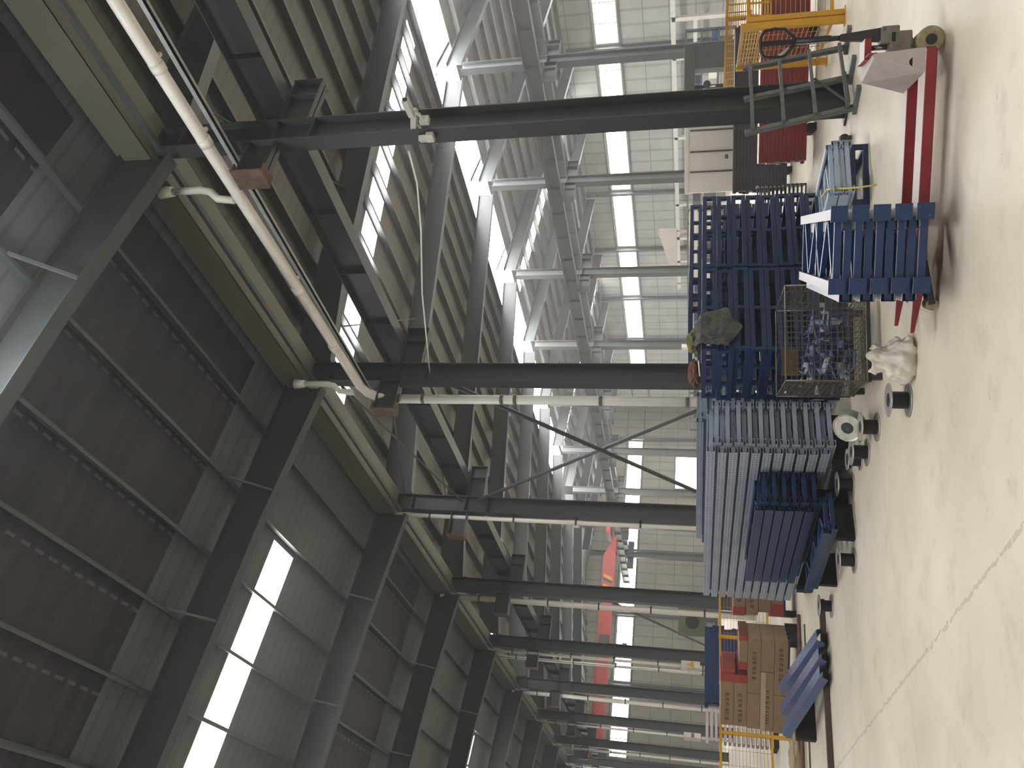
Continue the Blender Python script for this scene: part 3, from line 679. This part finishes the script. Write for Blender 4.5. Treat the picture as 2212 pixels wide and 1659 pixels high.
for i in range(34):
    lx, ly = random.uniform(.15,.72), random.uniform(.15,.75); lz = zb+.06+ (i//7)*.085+random.uniform(0,.02)
    t = thing('steel_bracket', 'blue steel bracket jumbled inside the wire basket', 'bracket', (4.44+c*lx-s*ly, 6.47+s*lx+c*ly, lz), 0, 'blue brackets in the wire basket', (random.uniform(-.5,.5), random.uniform(-.4,.4), random.uniform(0,6)))
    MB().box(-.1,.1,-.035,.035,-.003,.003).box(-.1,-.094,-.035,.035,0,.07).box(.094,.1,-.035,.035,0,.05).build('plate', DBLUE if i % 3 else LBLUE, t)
for i in range(3):
    o = MB().box(-.012,.012,-.35,.35,-.002,.002).build('flat_bar', LBLUE); o.location = (4.44+c*.45-s*(.4+.1*i), 6.47+s*.45+c*(.4+.1*i), .5+.03*i); o.rotation_euler = (.25*(i-1), .2, rzb+.5+i*.9)
    tag(o, 'thin pale steel flat bar lying across the brackets in the wire basket', 'bar', 'flat bars in the wire basket')
# board on the basket back
o = MB().box(0,.28,0,.01,0,.16).build('cardboard_piece', BRONZE); o.location = (4.44+c*.2-s*.85, 6.47+s*.2+c*.85, .62); o.rotation_euler=(0,0,rzb); tag(o, 'brown cardboard piece inside the back of the wire basket', 'cardboard')
# ------------------------------------------------------------------ spools
def spool(label, loc, rot=(0,0,0), r=.135, h=.15):
    t = thing('wire_spool', label, 'spool', loc, 0, 'empty wire spools on the floor', rot)
    for z in (0, h-.008):
        MB().lathe([(.05,z),(r-.012,z),(r,z+.004),(r-.004,z+.012),(r-.02,z+.008),(.05,z+.008)], n=32).build('flange', SPOOL, t)
    MB().lathe([(.068,.008),(.068,h-.008)], n=24).build('core', BLACK, t)
    m = MB().lathe([(.058,h-.002),(.058,h+.0005)], n=24); m.build('core_opening', BLACK, t)
    m = MB().lathe([(.02,h-.001),(.02,h+.003)], n=16); m.build('bore_ring', BLACKSTEEL, t)
    return t
spool('steel wire spool standing alone in front of the white bag', (3.80,5.80,0))
spool('steel wire spool standing at the foot of the wire basket', (4.22,6.90,0))
spool('steel wire spool standing left of the tilted spool', (4.25,7.42,0))
spool('steel wire spool at the front end of the light blue frames', (4.62,7.60,0), h=.14)
spool('small steel wire spool between the tilted spool and the light blue frames', (4.35,7.75,0), r=.11, h=.13)
spool('tilted steel wire spool leaning on top of its neighbours', (4.40,7.13,.17), (math.radians(62),math.radians(-12),math.radians(-50)), .14, .13)
spool('steel wire spool under the right end of the low dark blue frames', (4.34,8.28,0), h=.16)
spool('steel wire spool under the left end of the low dark blue frames', (3.62,8.60,0), h=.16)
spool('steel wire spool at the far end of the low dark blue frames', (3.72,10.3,0), h=.15)
spool('steel wire spool at the far end of the light blue frames', (4.86,12.6,0), h=.15)
# ------------------------------------------------------------------ soft things
def cloth_lump(name, label, cat, loc, size, mt, seed=1, rough=.35, drop=None, group=None, freq=3.0, sub=5):
    rnd = random.Random(seed)
    from mathutils import noise
    bm = bmesh.new(); bmesh.ops.create_icosphere(bm, subdivisions=sub, radius=1)
    off = Vector((rnd.random()*10, rnd.random()*10, rnd.random()*10))
    for v in bm.verts:
        p = v.co.copy(); k = 1+rough*noise.fractal(p*freq*.5+off, 1.0, 2.0, 5)+rough*.45*abs(noise.noise(p*freq*2.1+off))
        q = p*k; q.z = max(q.z, -.72+.05*noise.noise(p*4))
        if drop: q = drop(q, p, noise, off)
        v.co = Vector((q.x*size[0], q.y*size[1], (q.z+.72)*size[2]))
    for f in bm.faces: f.smooth = True
    me = bpy.data.meshes.new(name); bm.to_mesh(me); bm.free(); me.materials.append(mt)
    o = bpy.data.objects.new(name, me); COL.objects.link(o); o.location = loc
    return tag(o, label, cat, group)
def drape_grid(name, mt, nx, ny, fn):
    bm = bmesh.new(); V = [[bm.verts.new(fn(i/nx, j/ny)) for j in range(ny+1)] for i in range(nx+1)]
    for i in range(nx):
        for j in range(ny):
            f = bm.faces.new([V[i][j],V[i+1][j],V[i+1][j+1],V[i][j+1]]); f.smooth = True
    me = bpy.data.meshes.new(name); bm.to_mesh(me); bm.free(); me.materials.append(mt)
    o = bpy.data.objects.new(name, me); COL.objects.link(o)
    sd = o.modifiers.new('s','SOLIDIFY'); sd.thickness = .012; sd.offset = 1
    return o
from mathutils import noise as mn
def jacket_fn(u, v):
    # u across X (left to right), v from the top of the stack over the front edge and down
    x = .02+.42*u; w = mn.noise(Vector((u*5, v*4, 2.3)))*.035+mn.noise(Vector((u*11, v*9, 5)))*.018
    s_ = v*.66
    if s_ < .24: y = .24-s_; z = 1.60+abs(w)*1.2+.03*math.sin(u*9+v*4)*.5+.02
    else:
        d = s_-.24; y = -.035-abs(w)*1.1-.03*math.sin(u*14+1)*min(1, d*6)*.6-.02; z = 1.595-d*(.72+.28*math.sin(u*PI)+.12*mn.noise(Vector((u*3,0,9))))
        x += d*.25*(u-.4)
    return (5.58+x, 7.5+y, z)
tag(drape_grid('jacket', JACKET, 44, 60, jacket_fn), 'crumpled dark grey jacket draped over the top corner of the blue pallets', 'jacket')
cloth_lump('cloth_bundle', 'reddish brown cloth bundle on top of the left blue pallet stack', 'cloth', (5.72,8.2,1.59), (.1,.24,.075), BROWNCLOTH, 4, .4)
cloth_lump('cloth_bundle', 'olive yellow cloth bundle behind the jacket on the blue pallets', 'cloth', (6.28,8.33,1.59), (.16,.1,.09), OLIVECLOTH, 9, .4)
tag(MB().bar((5.60,7.78,1.615),(5.58,8.05,1.60),.015,.015).build('stick', CREAM), 'pale wooden stick lying beside the jacket', 'stick')
def bag_fn(u, v):
    a = u*2*PI
    prof = [(.0,.02),(.17,.0),(.235,.05),(.215,.12),(.15,.18),(.11,.23),(.13,.29),(.15,.33)]
    k = v*(len(prof)-1); i = min(int(k), len(prof)-2); f = k-i
    r = prof[i][0]*(1-f)+prof[i+1][0]*f; z = prof[i][1]*(1-f)+prof[i+1][1]*f
    w = mn.noise(Vector((math.cos(a)*2, math.sin(a)*2, v*4)))*.35+mn.noise(Vector((math.cos(a)*5, math.sin(a)*5, v*9)))*.18
    r *= 1+w
    lean = v*v*.10
    return (r*math.cos(a)*1.25-lean*.2, r*math.sin(a)*.85+lean, z*(1+.3*mn.noise(Vector((math.cos(a)*1.5,math.sin(a)*1.5,3))))+.004)
bag = drape_grid('plastic_bag', WHITEBAG, 64, 40, bag_fn); bag.location = (3.98,5.50,0); bag.rotation_euler = (0,0,-.7); bag.scale = (.6,.6,.85)
tag(bag, 'crumpled white woven plastic bag slumped on the floor past the fork tips', 'bag')
# ------------------------------------------------------------------ leaning ladder-like frame
t = thing('leaning_frame', 'grey steel ladder-like frame leaning against the nearest column', 'frame', (8.1, 6.0, 0))
for (xb, xt) in ((-.49,-.62),(.02,-.04),(.56,.52)):
    MB().bar((xb,-.02,.03),(xt,.13,1.14),.056,.05,(0,1,0)).build('rail', FRAME_G, t)
for z in (.1, .42, .74, 1.06):
    f = (z-.03)/1.11; y = -.05+.15*f
    MB().bar((-.5-.13*f,y-.02,z),(.58-.04*f,y-.02,z),.035,.035).build('rung', FRAME_G, t)
for xb in (-.49,.02,.56): MB().box(xb-.03, xb+.03, -.28, .05, 0, .045).build('foot', FRAME_G, t)
MB().bar((-.45,-.05,.08),(.0,-.05,.4),.02,.02).build('diagonal', BLACKSTEEL, t)
t = thing('machine_part', 'dark steel machine arm lying on the floor left of the leaning frame', 'tool', (7.62,6.42,0), 2.3)  # loose dark machine part, not a whole machine
MB().hull([(-.05,-.06,0),(.45,-.03,0),(.45,.03,0),(-.05,.06,0),(-.05,-.06,.12),(.45,-.02,.05),(.45,.02,.05),(-.05,.06,.12)]).build('arm', BLACKSTEEL, t, .005)
MB().lathe([(.05,-.03),(.05,.03)], (-.02,0,.07), 16, 'y').build('roller', BLACK, t)
# ------------------------------------------------------------------ red beams
rr = math.atan2(-.68,.73)
def beam_proto(name, L, W, H, mt, plate=True):
    me = MB().box(0, L, 0, W, 0, H).mesh('box_section', mt)
    pl = MB().box(-.006, .0, -.02, W+.01, -.0, H).mesh('end_plate', mt)
    return me, pl
def beam_stack(org, rz, L, W, H, nz, ny, pitch, mt, name, what, group, z0=.1, jit=.02):
    me, pl = beam_proto(name, L, W, H, mt); c, s = math.cos(rz), math.sin(rz)
    for j in range(ny):
        for i in range(nz):
            dx = random.uniform(-jit, jit); dy = j*(W+.004)
            pos = 'topmost' if i == nz-1 else ('lowest' if i == 0 else ORD[i]+' from the bottom')
            row = ['front row','second row','third row','back row'][j]
            t = thing(name, '%s, %s, %s' % (what, row, pos), 'beam', (org[0]+c*dx-s*dy, org[1]+s*dx+c*dy, z0+i*pitch), rz, group)
            a = bpy.data.objects.new('box_section', me); COL.objects.link(a); a.parent = t
            b = bpy.data.objects.new('end_plate', pl); COL.objects.link(b); b.parent = t
            b = bpy.data.objects.new('end_plate', pl); COL.objects.link(b); b.parent = t; b.location = (L+.006,0,0)
beam_stack((9.72,8.5), rr, 3.6, .12, .052, 12, 3, .0555, RED, 'rack_beam', 'red rack beam', 'red rack beams in the stack behind the column', .12)
for i, dx in enumerate((.4, 1.8, 3.1)):
    c, s = math.cos(rr), math.sin(rr)
    o = MB().box(0, .1, -.1, .5, 0, .118).build('timber_skid', DARK); o.location = (9.72+c*dx, 8.5+s*dx, 0); o.rotation_euler = (0,0,rr); tag(o, '%s dark skid under the red beams' % ['left','middle','right'][i], 'skid', 'skids under the red beams')
beam_stack((11.75,10.95), rr, 2.9, .12, .056, 16, 3, .0595, BLACKSTEEL, 'black_steel_beam', 'black steel beam', 'black steel beams behind the red stack', .08, .03)
c, s = math.cos(rr), math.sin(rr)
for i, dx in enumerate((.3, 2.4)):
    o = MB().box(0, .1, -.1, .5, 0, .078).build('timber_skid', DARK); o.location = (11.75+c*dx, 10.95+s*dx, 0); o.rotation_euler = (0,0,rr); tag(o, '%s dark skid under the black beams' % ['left','right'][i], 'skid', 'skids under the black beams')
# rows of short black uprights left of it
for i in range(12):
    t = thing('black_rack_frame', 'short black frame left of the red stack, %s from the floor' % ORD[i], 'frame', (9.35, 9.35, .06+i*.06), rr, 'short black frames beside the red stack')
    MB().box(0, .55, 0, .03, 0, .02).box(0, .55, .5, .53, 0, .02).build('rail', BLACKSTEEL, t)
    MB().box(0, .02, .03, .5, 0, .045).box(.53, .55, .03, .5, 0, .045).build('crossbar', GUTTER if i % 2 else BLACKSTEEL, t)
# cream cabinet on the black stack
t = thing('cream_cabinet', 'large cream steel cabinet housing with ribbed front, standing behind the black beams', 'cabinet', (12.35, 11.5, 0), -.81)
MB().box(0, 1.55, 0, .8, .95, 1.86).build('casing', CREAM, t, .012)
MB().box(-.02, 1.57, -.02, .82, 1.84, 1.92).build('lid', CREAM, t, .01)
for x in (.38, .76, 1.16): MB().box(x, x+.03, -.015, 0, .98, 1.82).build('rib', WIRE, t)
for x in (.02, 1.47):
    for y in (.02,.72): MB().box(x, x+.06, y, y+.06, 0, .95).build('leg', BLACKSTEEL, t)
MB().box(.62, .7, -.012, 0, 1.1, 1.16).build('badge', PUMP, t)
# ------------------------------------------------------------------ yellow fences
def fence(label, p0, p1, h, zb, nposts, group=None, post=.06, vert=.3, hz=.055, toppanel=None, wmt=WIREY):
    p0 = Vector((p0[0],p0[1],0)); p1 = Vector((p1[0],p1[1],0)); L = (p1-p0).length; rz = math.atan2(p1.y-p0.y, p1.x-p0.x)
    t = thing('mesh_fence', label, 'fence', p0, rz, group)
    for i in range(nposts):
        x = L*i/(nposts-1); MB().box(x-post/2, x+post/2, -post/2, post/2, 0, h).box(x-.06, x+.06, -.06, .06, 0, .01).build('post', YELLOW, t)
    for i in range(nposts-1):
        a = L*i/(nposts-1)+post/2; b = L*(i+1)/(nposts-1)-post/2
        pn = MB().box(a, b, -.012, .012, h-.04, h-.005).box(a, b, -.012, .012, zb, zb+.035).build('panel_frame', YELLOW, t)
        m = MB(); z = zb+.035
        while z < h-.04: m.box(a, b, -.003, .003, z, z+.005); z += hz
        x = a
        while x < b: m.box(x, x+.005, -.003, .003, zb, h-.02); x += vert
        m.build('wire_mesh', wmt, pn)
        if toppanel:
            m = MB(); z = h-.04-toppanel
            while z < h-.04: m.box(a, b, -.008, .008, z, z+.014); z += .034
            x = a
            while x < b: m.box(x, x+.02, -.008, .008, h-.04-toppanel, h-.04); x += .16
            m.build('guard_strip', YELLOW, pn)
    return t
fence('yellow mesh guard fence running behind the handle of the pallet truck', (9.14,5.94), (9.95,7.05), 1.16, .12, 2, None, .075, .25, .055, .25)
fence('yellow mesh guard fence running to the right from the thick yellow post', (9.22,5.9), (11.6,4.3), 1.1, .12, 3, None, .06, .25, .055, .25)
fence('yellow perforated guard fence farther back behind the black beams', (14.1,7.4), (14.3,12.2), 1.2, .15, 4, None, .06, .3, .06, .45)
fence('long yellow mesh fence behind the cartons', (5.9,16.0), (1.6,16.0), 1.2, .28, 6, None, .06, .25, .06)
# ------------------------------------------------------------------ cartons
def glyph_row(m, x0, x1, zmid, size, seed):
    rnd = random.Random(seed); n = max(3, int((x1-x0)/(size*1.18)))
    for i in range(n):
        gx = x0+i*size*1.18
        for k in range(3): 
            z = zmid-size/2+size*(.08+.36*k); a = rnd.uniform(0,.2); m.box(gx+size*a, gx+size*rnd.uniform(.75,1), -.003, -.0005, z, z+size*.1)
        for k in range(2):
            x = gx+size*rnd.choice((.1,.3,.5,.7,.88)); z = zmid-size/2+size*rnd.uniform(0,.3); m.box(x, x+size*.1, -.003, -.0005, z, z+size*rnd.uniform(.5,.7))
def carton(label, org, rz, x, w, z, h, d, text=None, red=None, group='cardboard cartons on the blue pallets', mt=CARD, tape=False, seed=1, y=0):
    c, s = math.cos(rz), math.sin(rz)
    t = thing('carton', label, 'carton', (org[0]+c*x-s*y, org[1]+s*x+c*y, z), rz, group)
    MB().box(0, w-.006, 0, d, 0, h-.004).build('carton_body', mt, t, .004)
    if text:
        m = MB(); glyph_row(m, w*text[0], w*text[1], h*.5, .07, seed); m.build('printing', INK, t)
    if red:
        for a, b in red: MB().box(w*a, w*b-.006, -.004, d+.004, .0, h+.001).build('red_band', REDTAPE, t)
    if tape: MB().box(0, w-.01, -.004, .0, h*.6, h*.98).build('pale_strip', CARD_L, t)
    return t
# pallet 1: local x runs to the LEFT in the view -> use direction (-.75,.66), so build mirrored: origin at left end, x to the right
r1 = math.atan2(-.66,.75); O1 = (3.02,14.50); Wd = 1.62
def C1(label, s0, s1, row, **k): # s measured from the right end as seen
    carton(label, O1, r1, Wd-s1, s1-s0, .2+row*.205 if 'z' not in k else k.pop('z'), k.pop('h',.205), .62, **k)
C1('long brown carton at the right of the bottom row, printed with dark characters', 0, .92, 0, text=(.25,.9), seed=1)
C1('brown carton at the left end of the bottom row', .92, 1.56, 0, seed=2)
C1('short plain brown carton at the right of the second row', 0, .54, 1)
C1('long brown carton with a pale strip and dark characters in the second row', .54, 1.54, 1, text=(.12,.72), tape=True, seed=3)
C1('long brown carton at the right of the third row, printed with dark characters', 0, .92, 2, text=(.25,.85), seed=4)
C1('plain brown carton at the left of the third row', .92, 1.52, 2)
C1('brown carton with a red end at the left of the fourth row', .62, 1.5, 3, text=(.08,.72), red=[(.84,1)], seed=5)
C1('topmost brown carton with a red end, printed with dark characters', .61, 1.5, 4, text=(.08,.72), red=[(.84,1)], seed=6)
C1('flat brown carton with two red ends lying on the third row', -.02, .53, 3, h=.13, red=[(0,.24),(.88,1)])
C1('small dull carton with a red corner beside the topmost cartons', .54, .61, 4, z=1.0, h=.2, red=[(0,1)])
r2 = math.atan2(-.3,.95); O2 = (4.80,13.92)
def C2(label, s0, w, row, **k): carton(label, O2, r2, s0, w, .2+row*.205, .2, .6, group='cardboard cartons on the right pallet', **k)
C2('lowest brown carton with a red left end on the right pallet', 0, .95, 0, text=(.3,.9), red=[(0,.2)], seed=8)
C2('shadowed brown carton second from the bottom on the right pallet', .06, .9, 1, seed=9, mt=CARD)
C2('printed brown carton third from the bottom on the right pallet', 0, .95, 2, text=(.1,.8), seed=10)
C2('topmost brown carton with a reddish corner on the right pallet', -.02, .97, 3, text=(.2,.75), red=[(0,.14)], seed=11)
def low_pallet(label, org, rz, w, d):
    t = thing('low_pallet', label, 'pallet', (org[0], org[1], 0), rz, 'blue pallets under the cartons')
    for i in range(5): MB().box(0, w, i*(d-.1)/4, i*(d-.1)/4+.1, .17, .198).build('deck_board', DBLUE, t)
    for i in range(3): MB().box(i*(w-.1)/2, i*(w-.1)/2+.1, 0, d, 0, .17).build('bearer', DARK, t)
low_pallet('blue pallet under the large carton stack', O1, r1, 1.62, .7)
low_pallet('blue pallet under the right carton stack', O2, r2, 1.05, .7)
# ------------------------------------------------------------------ long bar, channels, floor rails
t = tag(MB().bar((4.0,10.85,.035),(1.9,11.12,.035),.07,.065).build('steel_bar', mat('dull_bar', srgb(70,62,54), .6)), 'long thin brown steel bar lying on the floor beneath the blue channels', 'bar')
for i, (xa, ya, xb, yb) in enumerate(((3.36,10.78,3.24,12.8),(3.12,10.72,2.93,12.75),(2.90,10.75,2.62,12.62))):
    dx, dy = xb-xa, yb-ya; rz_ = math.atan2(dy, dx)-PI/2; L = math.hypot(dx, dy); tilt = math.atan2(.26, L)
    t = thing('steel_channel', ['right blue-grey steel channel propped on the long bar', 'middle glossy blue-grey steel channel propped on the long bar', 'left shiny blue-grey steel channel propped on the long bar'][i], 'channel', (xa, ya, .074), 0, 'steel channels on the long bar', (tilt, 0, rz_))
    w = .2
    MB().prism([(0,0),(.004,0),(.035,.09),(w-.035,.09),(w-.004,0),(w,0),(w-.033,.094),(.033,.094)], -.12, L/math.cos(tilt)).build('channel_section', CHAN, t)
block('dark timber block propping up the far ends of the blue-grey channels', 2.6, 3.5, 12.45, 12.6, 0, .26, DARK, None, 'timber_block')
for i, (a, b) in enumerate((((4.6,13.2,.05),(1.2,14.1,.05)),((4.3,12.75,.03),(1.2,13.3,.03)))):
    rod('floor_rail', ['brown floor rail just before the carton pallet', 'thin grey floor rail in front of the brown rail'][i], 'rail', a, b, .03 if i == 0 else .012, BLACKSTEEL if i else RUST, None)
cloth_lump('torn_carton', 'torn flattened carton with a red print lying by the steel channels', 'carton', (2.75,14.4,.0), (.35,.18,.1), CARD_L, 12, .3)
# ------------------------------------------------------------------ far stacks behind the long fence
PB = beam_proto('x', 1.6, .12, .08, DBLUE)
for i in range(16):
    for j in range(2):
        t = thing('blue_rack_beam', 'dark blue rack beam in the far stack behind the long yellow fence, %s row, %s from the floor' % (['front','rear'][j], ORD[i]), 'beam', (4.35+random.uniform(-.05,.05), 18.3+j*.14, .10+i*.084), 0, 'dark blue beams behind the long yellow fence')
        for me, nm, lx in ((PB[0],'box_section',0),(PB[1],'end_plate',0),(PB[1],'end_plate',1.606)):
            a = bpy.data.objects.new(nm, me); COL.objects.link(a); a.parent = t; a.location = (lx,0,0)
for i in range(15):
    t = thing('galvanised_profile', 'shiny galvanised steel profile in the far stack, %s from the floor' % ORD[i], 'profile', (3.55, 18.0, .1+i*.09), .05, 'galvanised profiles behind the long yellow fence')
    MB().box(0, .62, 0, .004, 0, .055).box(0, .62, 0, .25, 0, .004).box(0,.62,.25,.254,0,.055).build('profile_section', GALV, t)
for i, (x, w) in enumerate(((4.35,1.6),(3.55,.62))):
    tag(MB().box(x, x+w, 18.0, 18.6, 0, .095).build('timber_skid', DARK), 'dark skid under the far %s stack' % ['blue','galvanised'][i], 'skid')
# electrical boxes on columns
t = thing('warning_box', 'pale electrical box with a yellow warning triangle on the fifth near column', 'electrical box', (7.84, 28.67, 1.5))
MB().box(0, .22, -.22, .3, 0, .62).build('box_body', WHITE, t, .01)
MB().prism([(-.14,.12),(.14,.12),(0,.36)], 0, .004, 'xz').build('warning_triangle', YELLOW, t)
w = t.children[-1]; w.location = (.1,-.226,.1); 
MB().prism([(-.16,.0),(.16,.0),(.16,.42),(-.16,.42)], .0, .002).build('label_panel', CREAM, t); t.children[-1].location = (.1,-.222,.08)
t = thing('red_marked_box', 'pale box with a red bar on a far near-row column', 'electrical box', (7.84, 39.87, 1.4))
MB().box(0, .22, -.3, .35, 0, .75).build('box_body', WHITE, t, .01)
MB().box(.02, .2, -.31, -.302, .3, .42).build('red_bar', REDTAPE, t)
tag(MB().box(25.1,25.3,33.7,33.9,2.0,2.5).build('notice_plate', WHITE), 'small white notice plate on a far column just above the blue pallets', 'sign')
# olive machine with round opening
t = thing('fan_unit', 'olive green fan unit with a dark round opening on a stand', 'fan', (10.9, 33.0, 0), -.3)
MB().box(-.55, .55, 0, .5, 1.25, 2.35).build('housing', GREEN, t, .02)
MB().lathe([(.27,-.02),(.27,.0)], (0,0,1.8), 28, 'y').build('opening', BLACK, t)
for x in (-.5, .44): MB().box(x, x+.06, .1, .4, 0, 1.25).build('leg', BLACKSTEEL, t)
t = thing('work_bench', 'dark cluttered work bench below the olive fan unit', 'bench', (10.6, 31.5, 0))
MB().box(-.8, 1.2, 0, .7, .85, .95).build('bench_top', BLACKSTEEL, t)
for x in (-.75, 1.1): MB().box(x, x+.07, .05, .65, 0, .85).build('leg', BLACKSTEEL, t)
# ------------------------------------------------------------------ machinery and frames toward the side wall (seen right of and between the near columns)
def machine(label, loc, rz, w, d, h, mt, mt2, seed):
    rnd = random.Random(seed); t = thing('machine', label, 'machine', loc, rz)
    MB().box(0, w, 0, d, 0, h*.45).build('base_cabinet', mt, t, .015)
    MB().box(.05, w*.3, .05, d-.05, h*.45, h).box(w*.7, w-.05, .05, d-.05, h*.45, h).build('upright', mt2, t, .01)
    MB().box(0, w, .02, d-.02, h*.86, h).build('crosshead', mt2, t, .01)
    for i in range(4): 
        x = w*(.1+.2*i); MB().box(x, x+w*.13, -.02, 0, h*.1, h*.35).build('panel', mt2 if i % 2 else WHITE, t)
    MB().tube([(w*.5,d*.5,h*.45),(w*.5,d*.5,h*.86)], .06, 12).build('spindle', CHROME, t)
    MB().lathe([(.1,-.03),(.1,0)], (w*.5,0,h*.7), 20, 'y').build('gauge', BLACK, t)
    return t
machine('dark grey press machine behind the yellow perforated fence', (17.5,10.2,0), -.9, 2.4, 1.0, 2.3, BLACKSTEEL, FRAME_G, 1)
machine('grey machine with pale panels to the right beyond the fence', (16.6,6.6,0), -.9, 2.2, 1.0, 2.2, STEEL, STEEL_L, 2)
machine('dark machine behind the cream cabinet', (19.5,15.6,0), -.8, 2.2, 1.0, 2.1, BLACKSTEEL, STEEL, 3)
machine('pale grey machine far behind the blue pallets', (19.5,22.5,0), -.7, 2.6, 1.2, 2.0, STEEL_L, WHITE, 4)
# white steel framework along the side wall
for i, y in enumerate((20.5, 26.1, 31.7, 37.3, 42.9)):
    t = thing('white_steel_portal', 'white steel portal frame against the side wall, %s from the right' % ORD[i], 'frame', (41.6, y, 0), 0, 'white portal frames at the side wall')
    MB().box(0, .22, 0, .22, 0, 3.25).build('post', WHITE, t); MB().box(0, .22, 2.4, 2.6, 0, 3.25).build('post', WHITE, t)
    MB().box(0, .22, .0, 5.55, 3.05, 3.3).build('beam', WHITE, t); MB().box(0, .2, .22, 2.4, 1.9, 2.1).build('rail', WHITE, t)
# pinkish sloping sheet
tag(MB().hull([(38,38.6,3.1),(38.3,38.6,3.1),(38.3,44,3.15),(38,44,3.15),(38,38.6,4.3),(38.3,38.6,4.3),(38.3,44,3.2),(38,44,3.2)]).box(38.1,38.2,38.7,38.8,0,3.1).box(38.1,38.2,43.8,43.9,0,3.15).build('sloping_awning', mat('faded_pink', srgb(168,156,150), .7)), 'faded pink sloping awning near the side wall', 'awning')
rod('boom_pole', 'dark pole slanting across machinery at the far right', 'pole', (14.6,6.2,1.5), (17.5,5.0,3.6), .05, BLACKSTEEL)
t = thing('far_storage_rack', 'dark storage rack full of goods along the far side wall', 'rack', (36, 24, 0))
for y in range(0, 40, 4): MB().box(0, .12, y, y+.12, 0, 2.4).box(1.1, 1.22, y, y+.12, 0, 2.4).build('post', STEEL, t)
for z in (.8, 1.6, 2.35): MB().box(0, 1.22, 0, 36.2, z, z+.08).build('shelf', BLACKSTEEL, t)
for i in range(44):
    y = 24.3+i*.8; z = (.88, 1.68)[i % 2]; hh = random.uniform(.3,.65)
    o = MB().box(-.35,.35,-.3,.3,0,hh).build('storage_bin', [BLACKSTEEL, WHITE, CARD, DBLUE, STEEL_L][random.randrange(5)], None, .02); o.location = (36.6, y, z)
    tag(o, 'small goods bin on the far storage rack by the side wall', 'bin', 'goods bins on the far rack')
# ------------------------------------------------------------------ lights
def area(name, loc, rot, sx, sy, power, col=(1,.97,.92)):
    l = bpy.data.lights.new(name, 'AREA'); l.shape = 'RECTANGLE'; l.size = sx; l.size_y = sy; l.energy = power; l.color = col
    o = bpy.data.objects.new(name, l); COL.objects.link(o); o.location = loc; o.rotation_euler = rot; return o
# added fill lights at the unseen openings behind the camera
area('added_fill_light', (0, YB+.1, 3), (PI/2, 0, PI), 12, 6, 3200, (1,.985,.96))
area('added_fill_light', (20, YB+.1, 3), (PI/2, 0, PI), 12, 6, 2400, (1,.985,.96))
# thin haze added to the hall in place of the veiling glare
sc.cycles.volume_bounces = 0
l = bpy.data.lights.new('added_roof_fill', 'POINT'); l.energy = 120; l.shadow_soft_size = .4; l.color = (.93,.97,1)  # added unseen point light, brightens the rafter and roof at the frame edge
lo = bpy.data.objects.new('added_roof_fill', l); COL.objects.link(lo); lo.location = (4.2, 4.9, 8.9)
W = bpy.data.worlds.new('world'); sc.world = W; W.use_nodes = True
bgn = W.node_tree.nodes['Background']; bgn.inputs[0].default_value = (.85,.93,1,1); bgn.inputs[1].default_value = 1.0
vs = W.node_tree.nodes.new('ShaderNodeVolumeScatter'); vs.inputs['Density'].default_value = .003; vs.inputs['Anisotropy'].default_value = .5
W.node_tree.links.new(vs.outputs[0], W.node_tree.nodes['World Output'].inputs['Volume'])
# ------------------------------------------------------------------ camera
yaw, pitch, roll = .5943, .2259, .009
f = Vector((math.sin(yaw)*math.cos(pitch), math.cos(yaw)*math.cos(pitch), math.sin(pitch)))
r = Vector((math.cos(yaw), -math.sin(yaw), 0)); u = r.cross(f)
R_ = r*math.cos(roll)+u*math.sin(roll); U_ = -r*math.sin(roll)+u*math.cos(roll)
cam = bpy.data.cameras.new('camera'); co = bpy.data.objects.new('camera', cam); COL.objects.link(co)
Mx = Matrix.Identity(4)
for i in range(3): Mx[i][0] = -U_[i]; Mx[i][1] = R_[i]; Mx[i][2] = -f[i]
Mx[2][3] = 1.6; co.matrix_world = Mx
cam.sensor_width = 36; cam.lens = 36*1762.5/2212; cam.clip_end = 300; cam.clip_start = .05
sc.camera = co
sc.view_settings.view_transform = 'Standard'; sc.view_settings.look = 'None'; sc.view_settings.exposure = 1.05
sc.cycles.use_denoising = True; sc.cycles.use_adaptive_sampling = True; sc.cycles.adaptive_threshold = .035; sc.cycles.max_bounces = 6; sc.cycles.diffuse_bounces = 4; sc.cycles.glossy_bounces = 2
sc.cycles.sample_clamp_indirect = 8; sc.cycles.caustics_reflective = False; sc.cycles.caustics_refractive = False
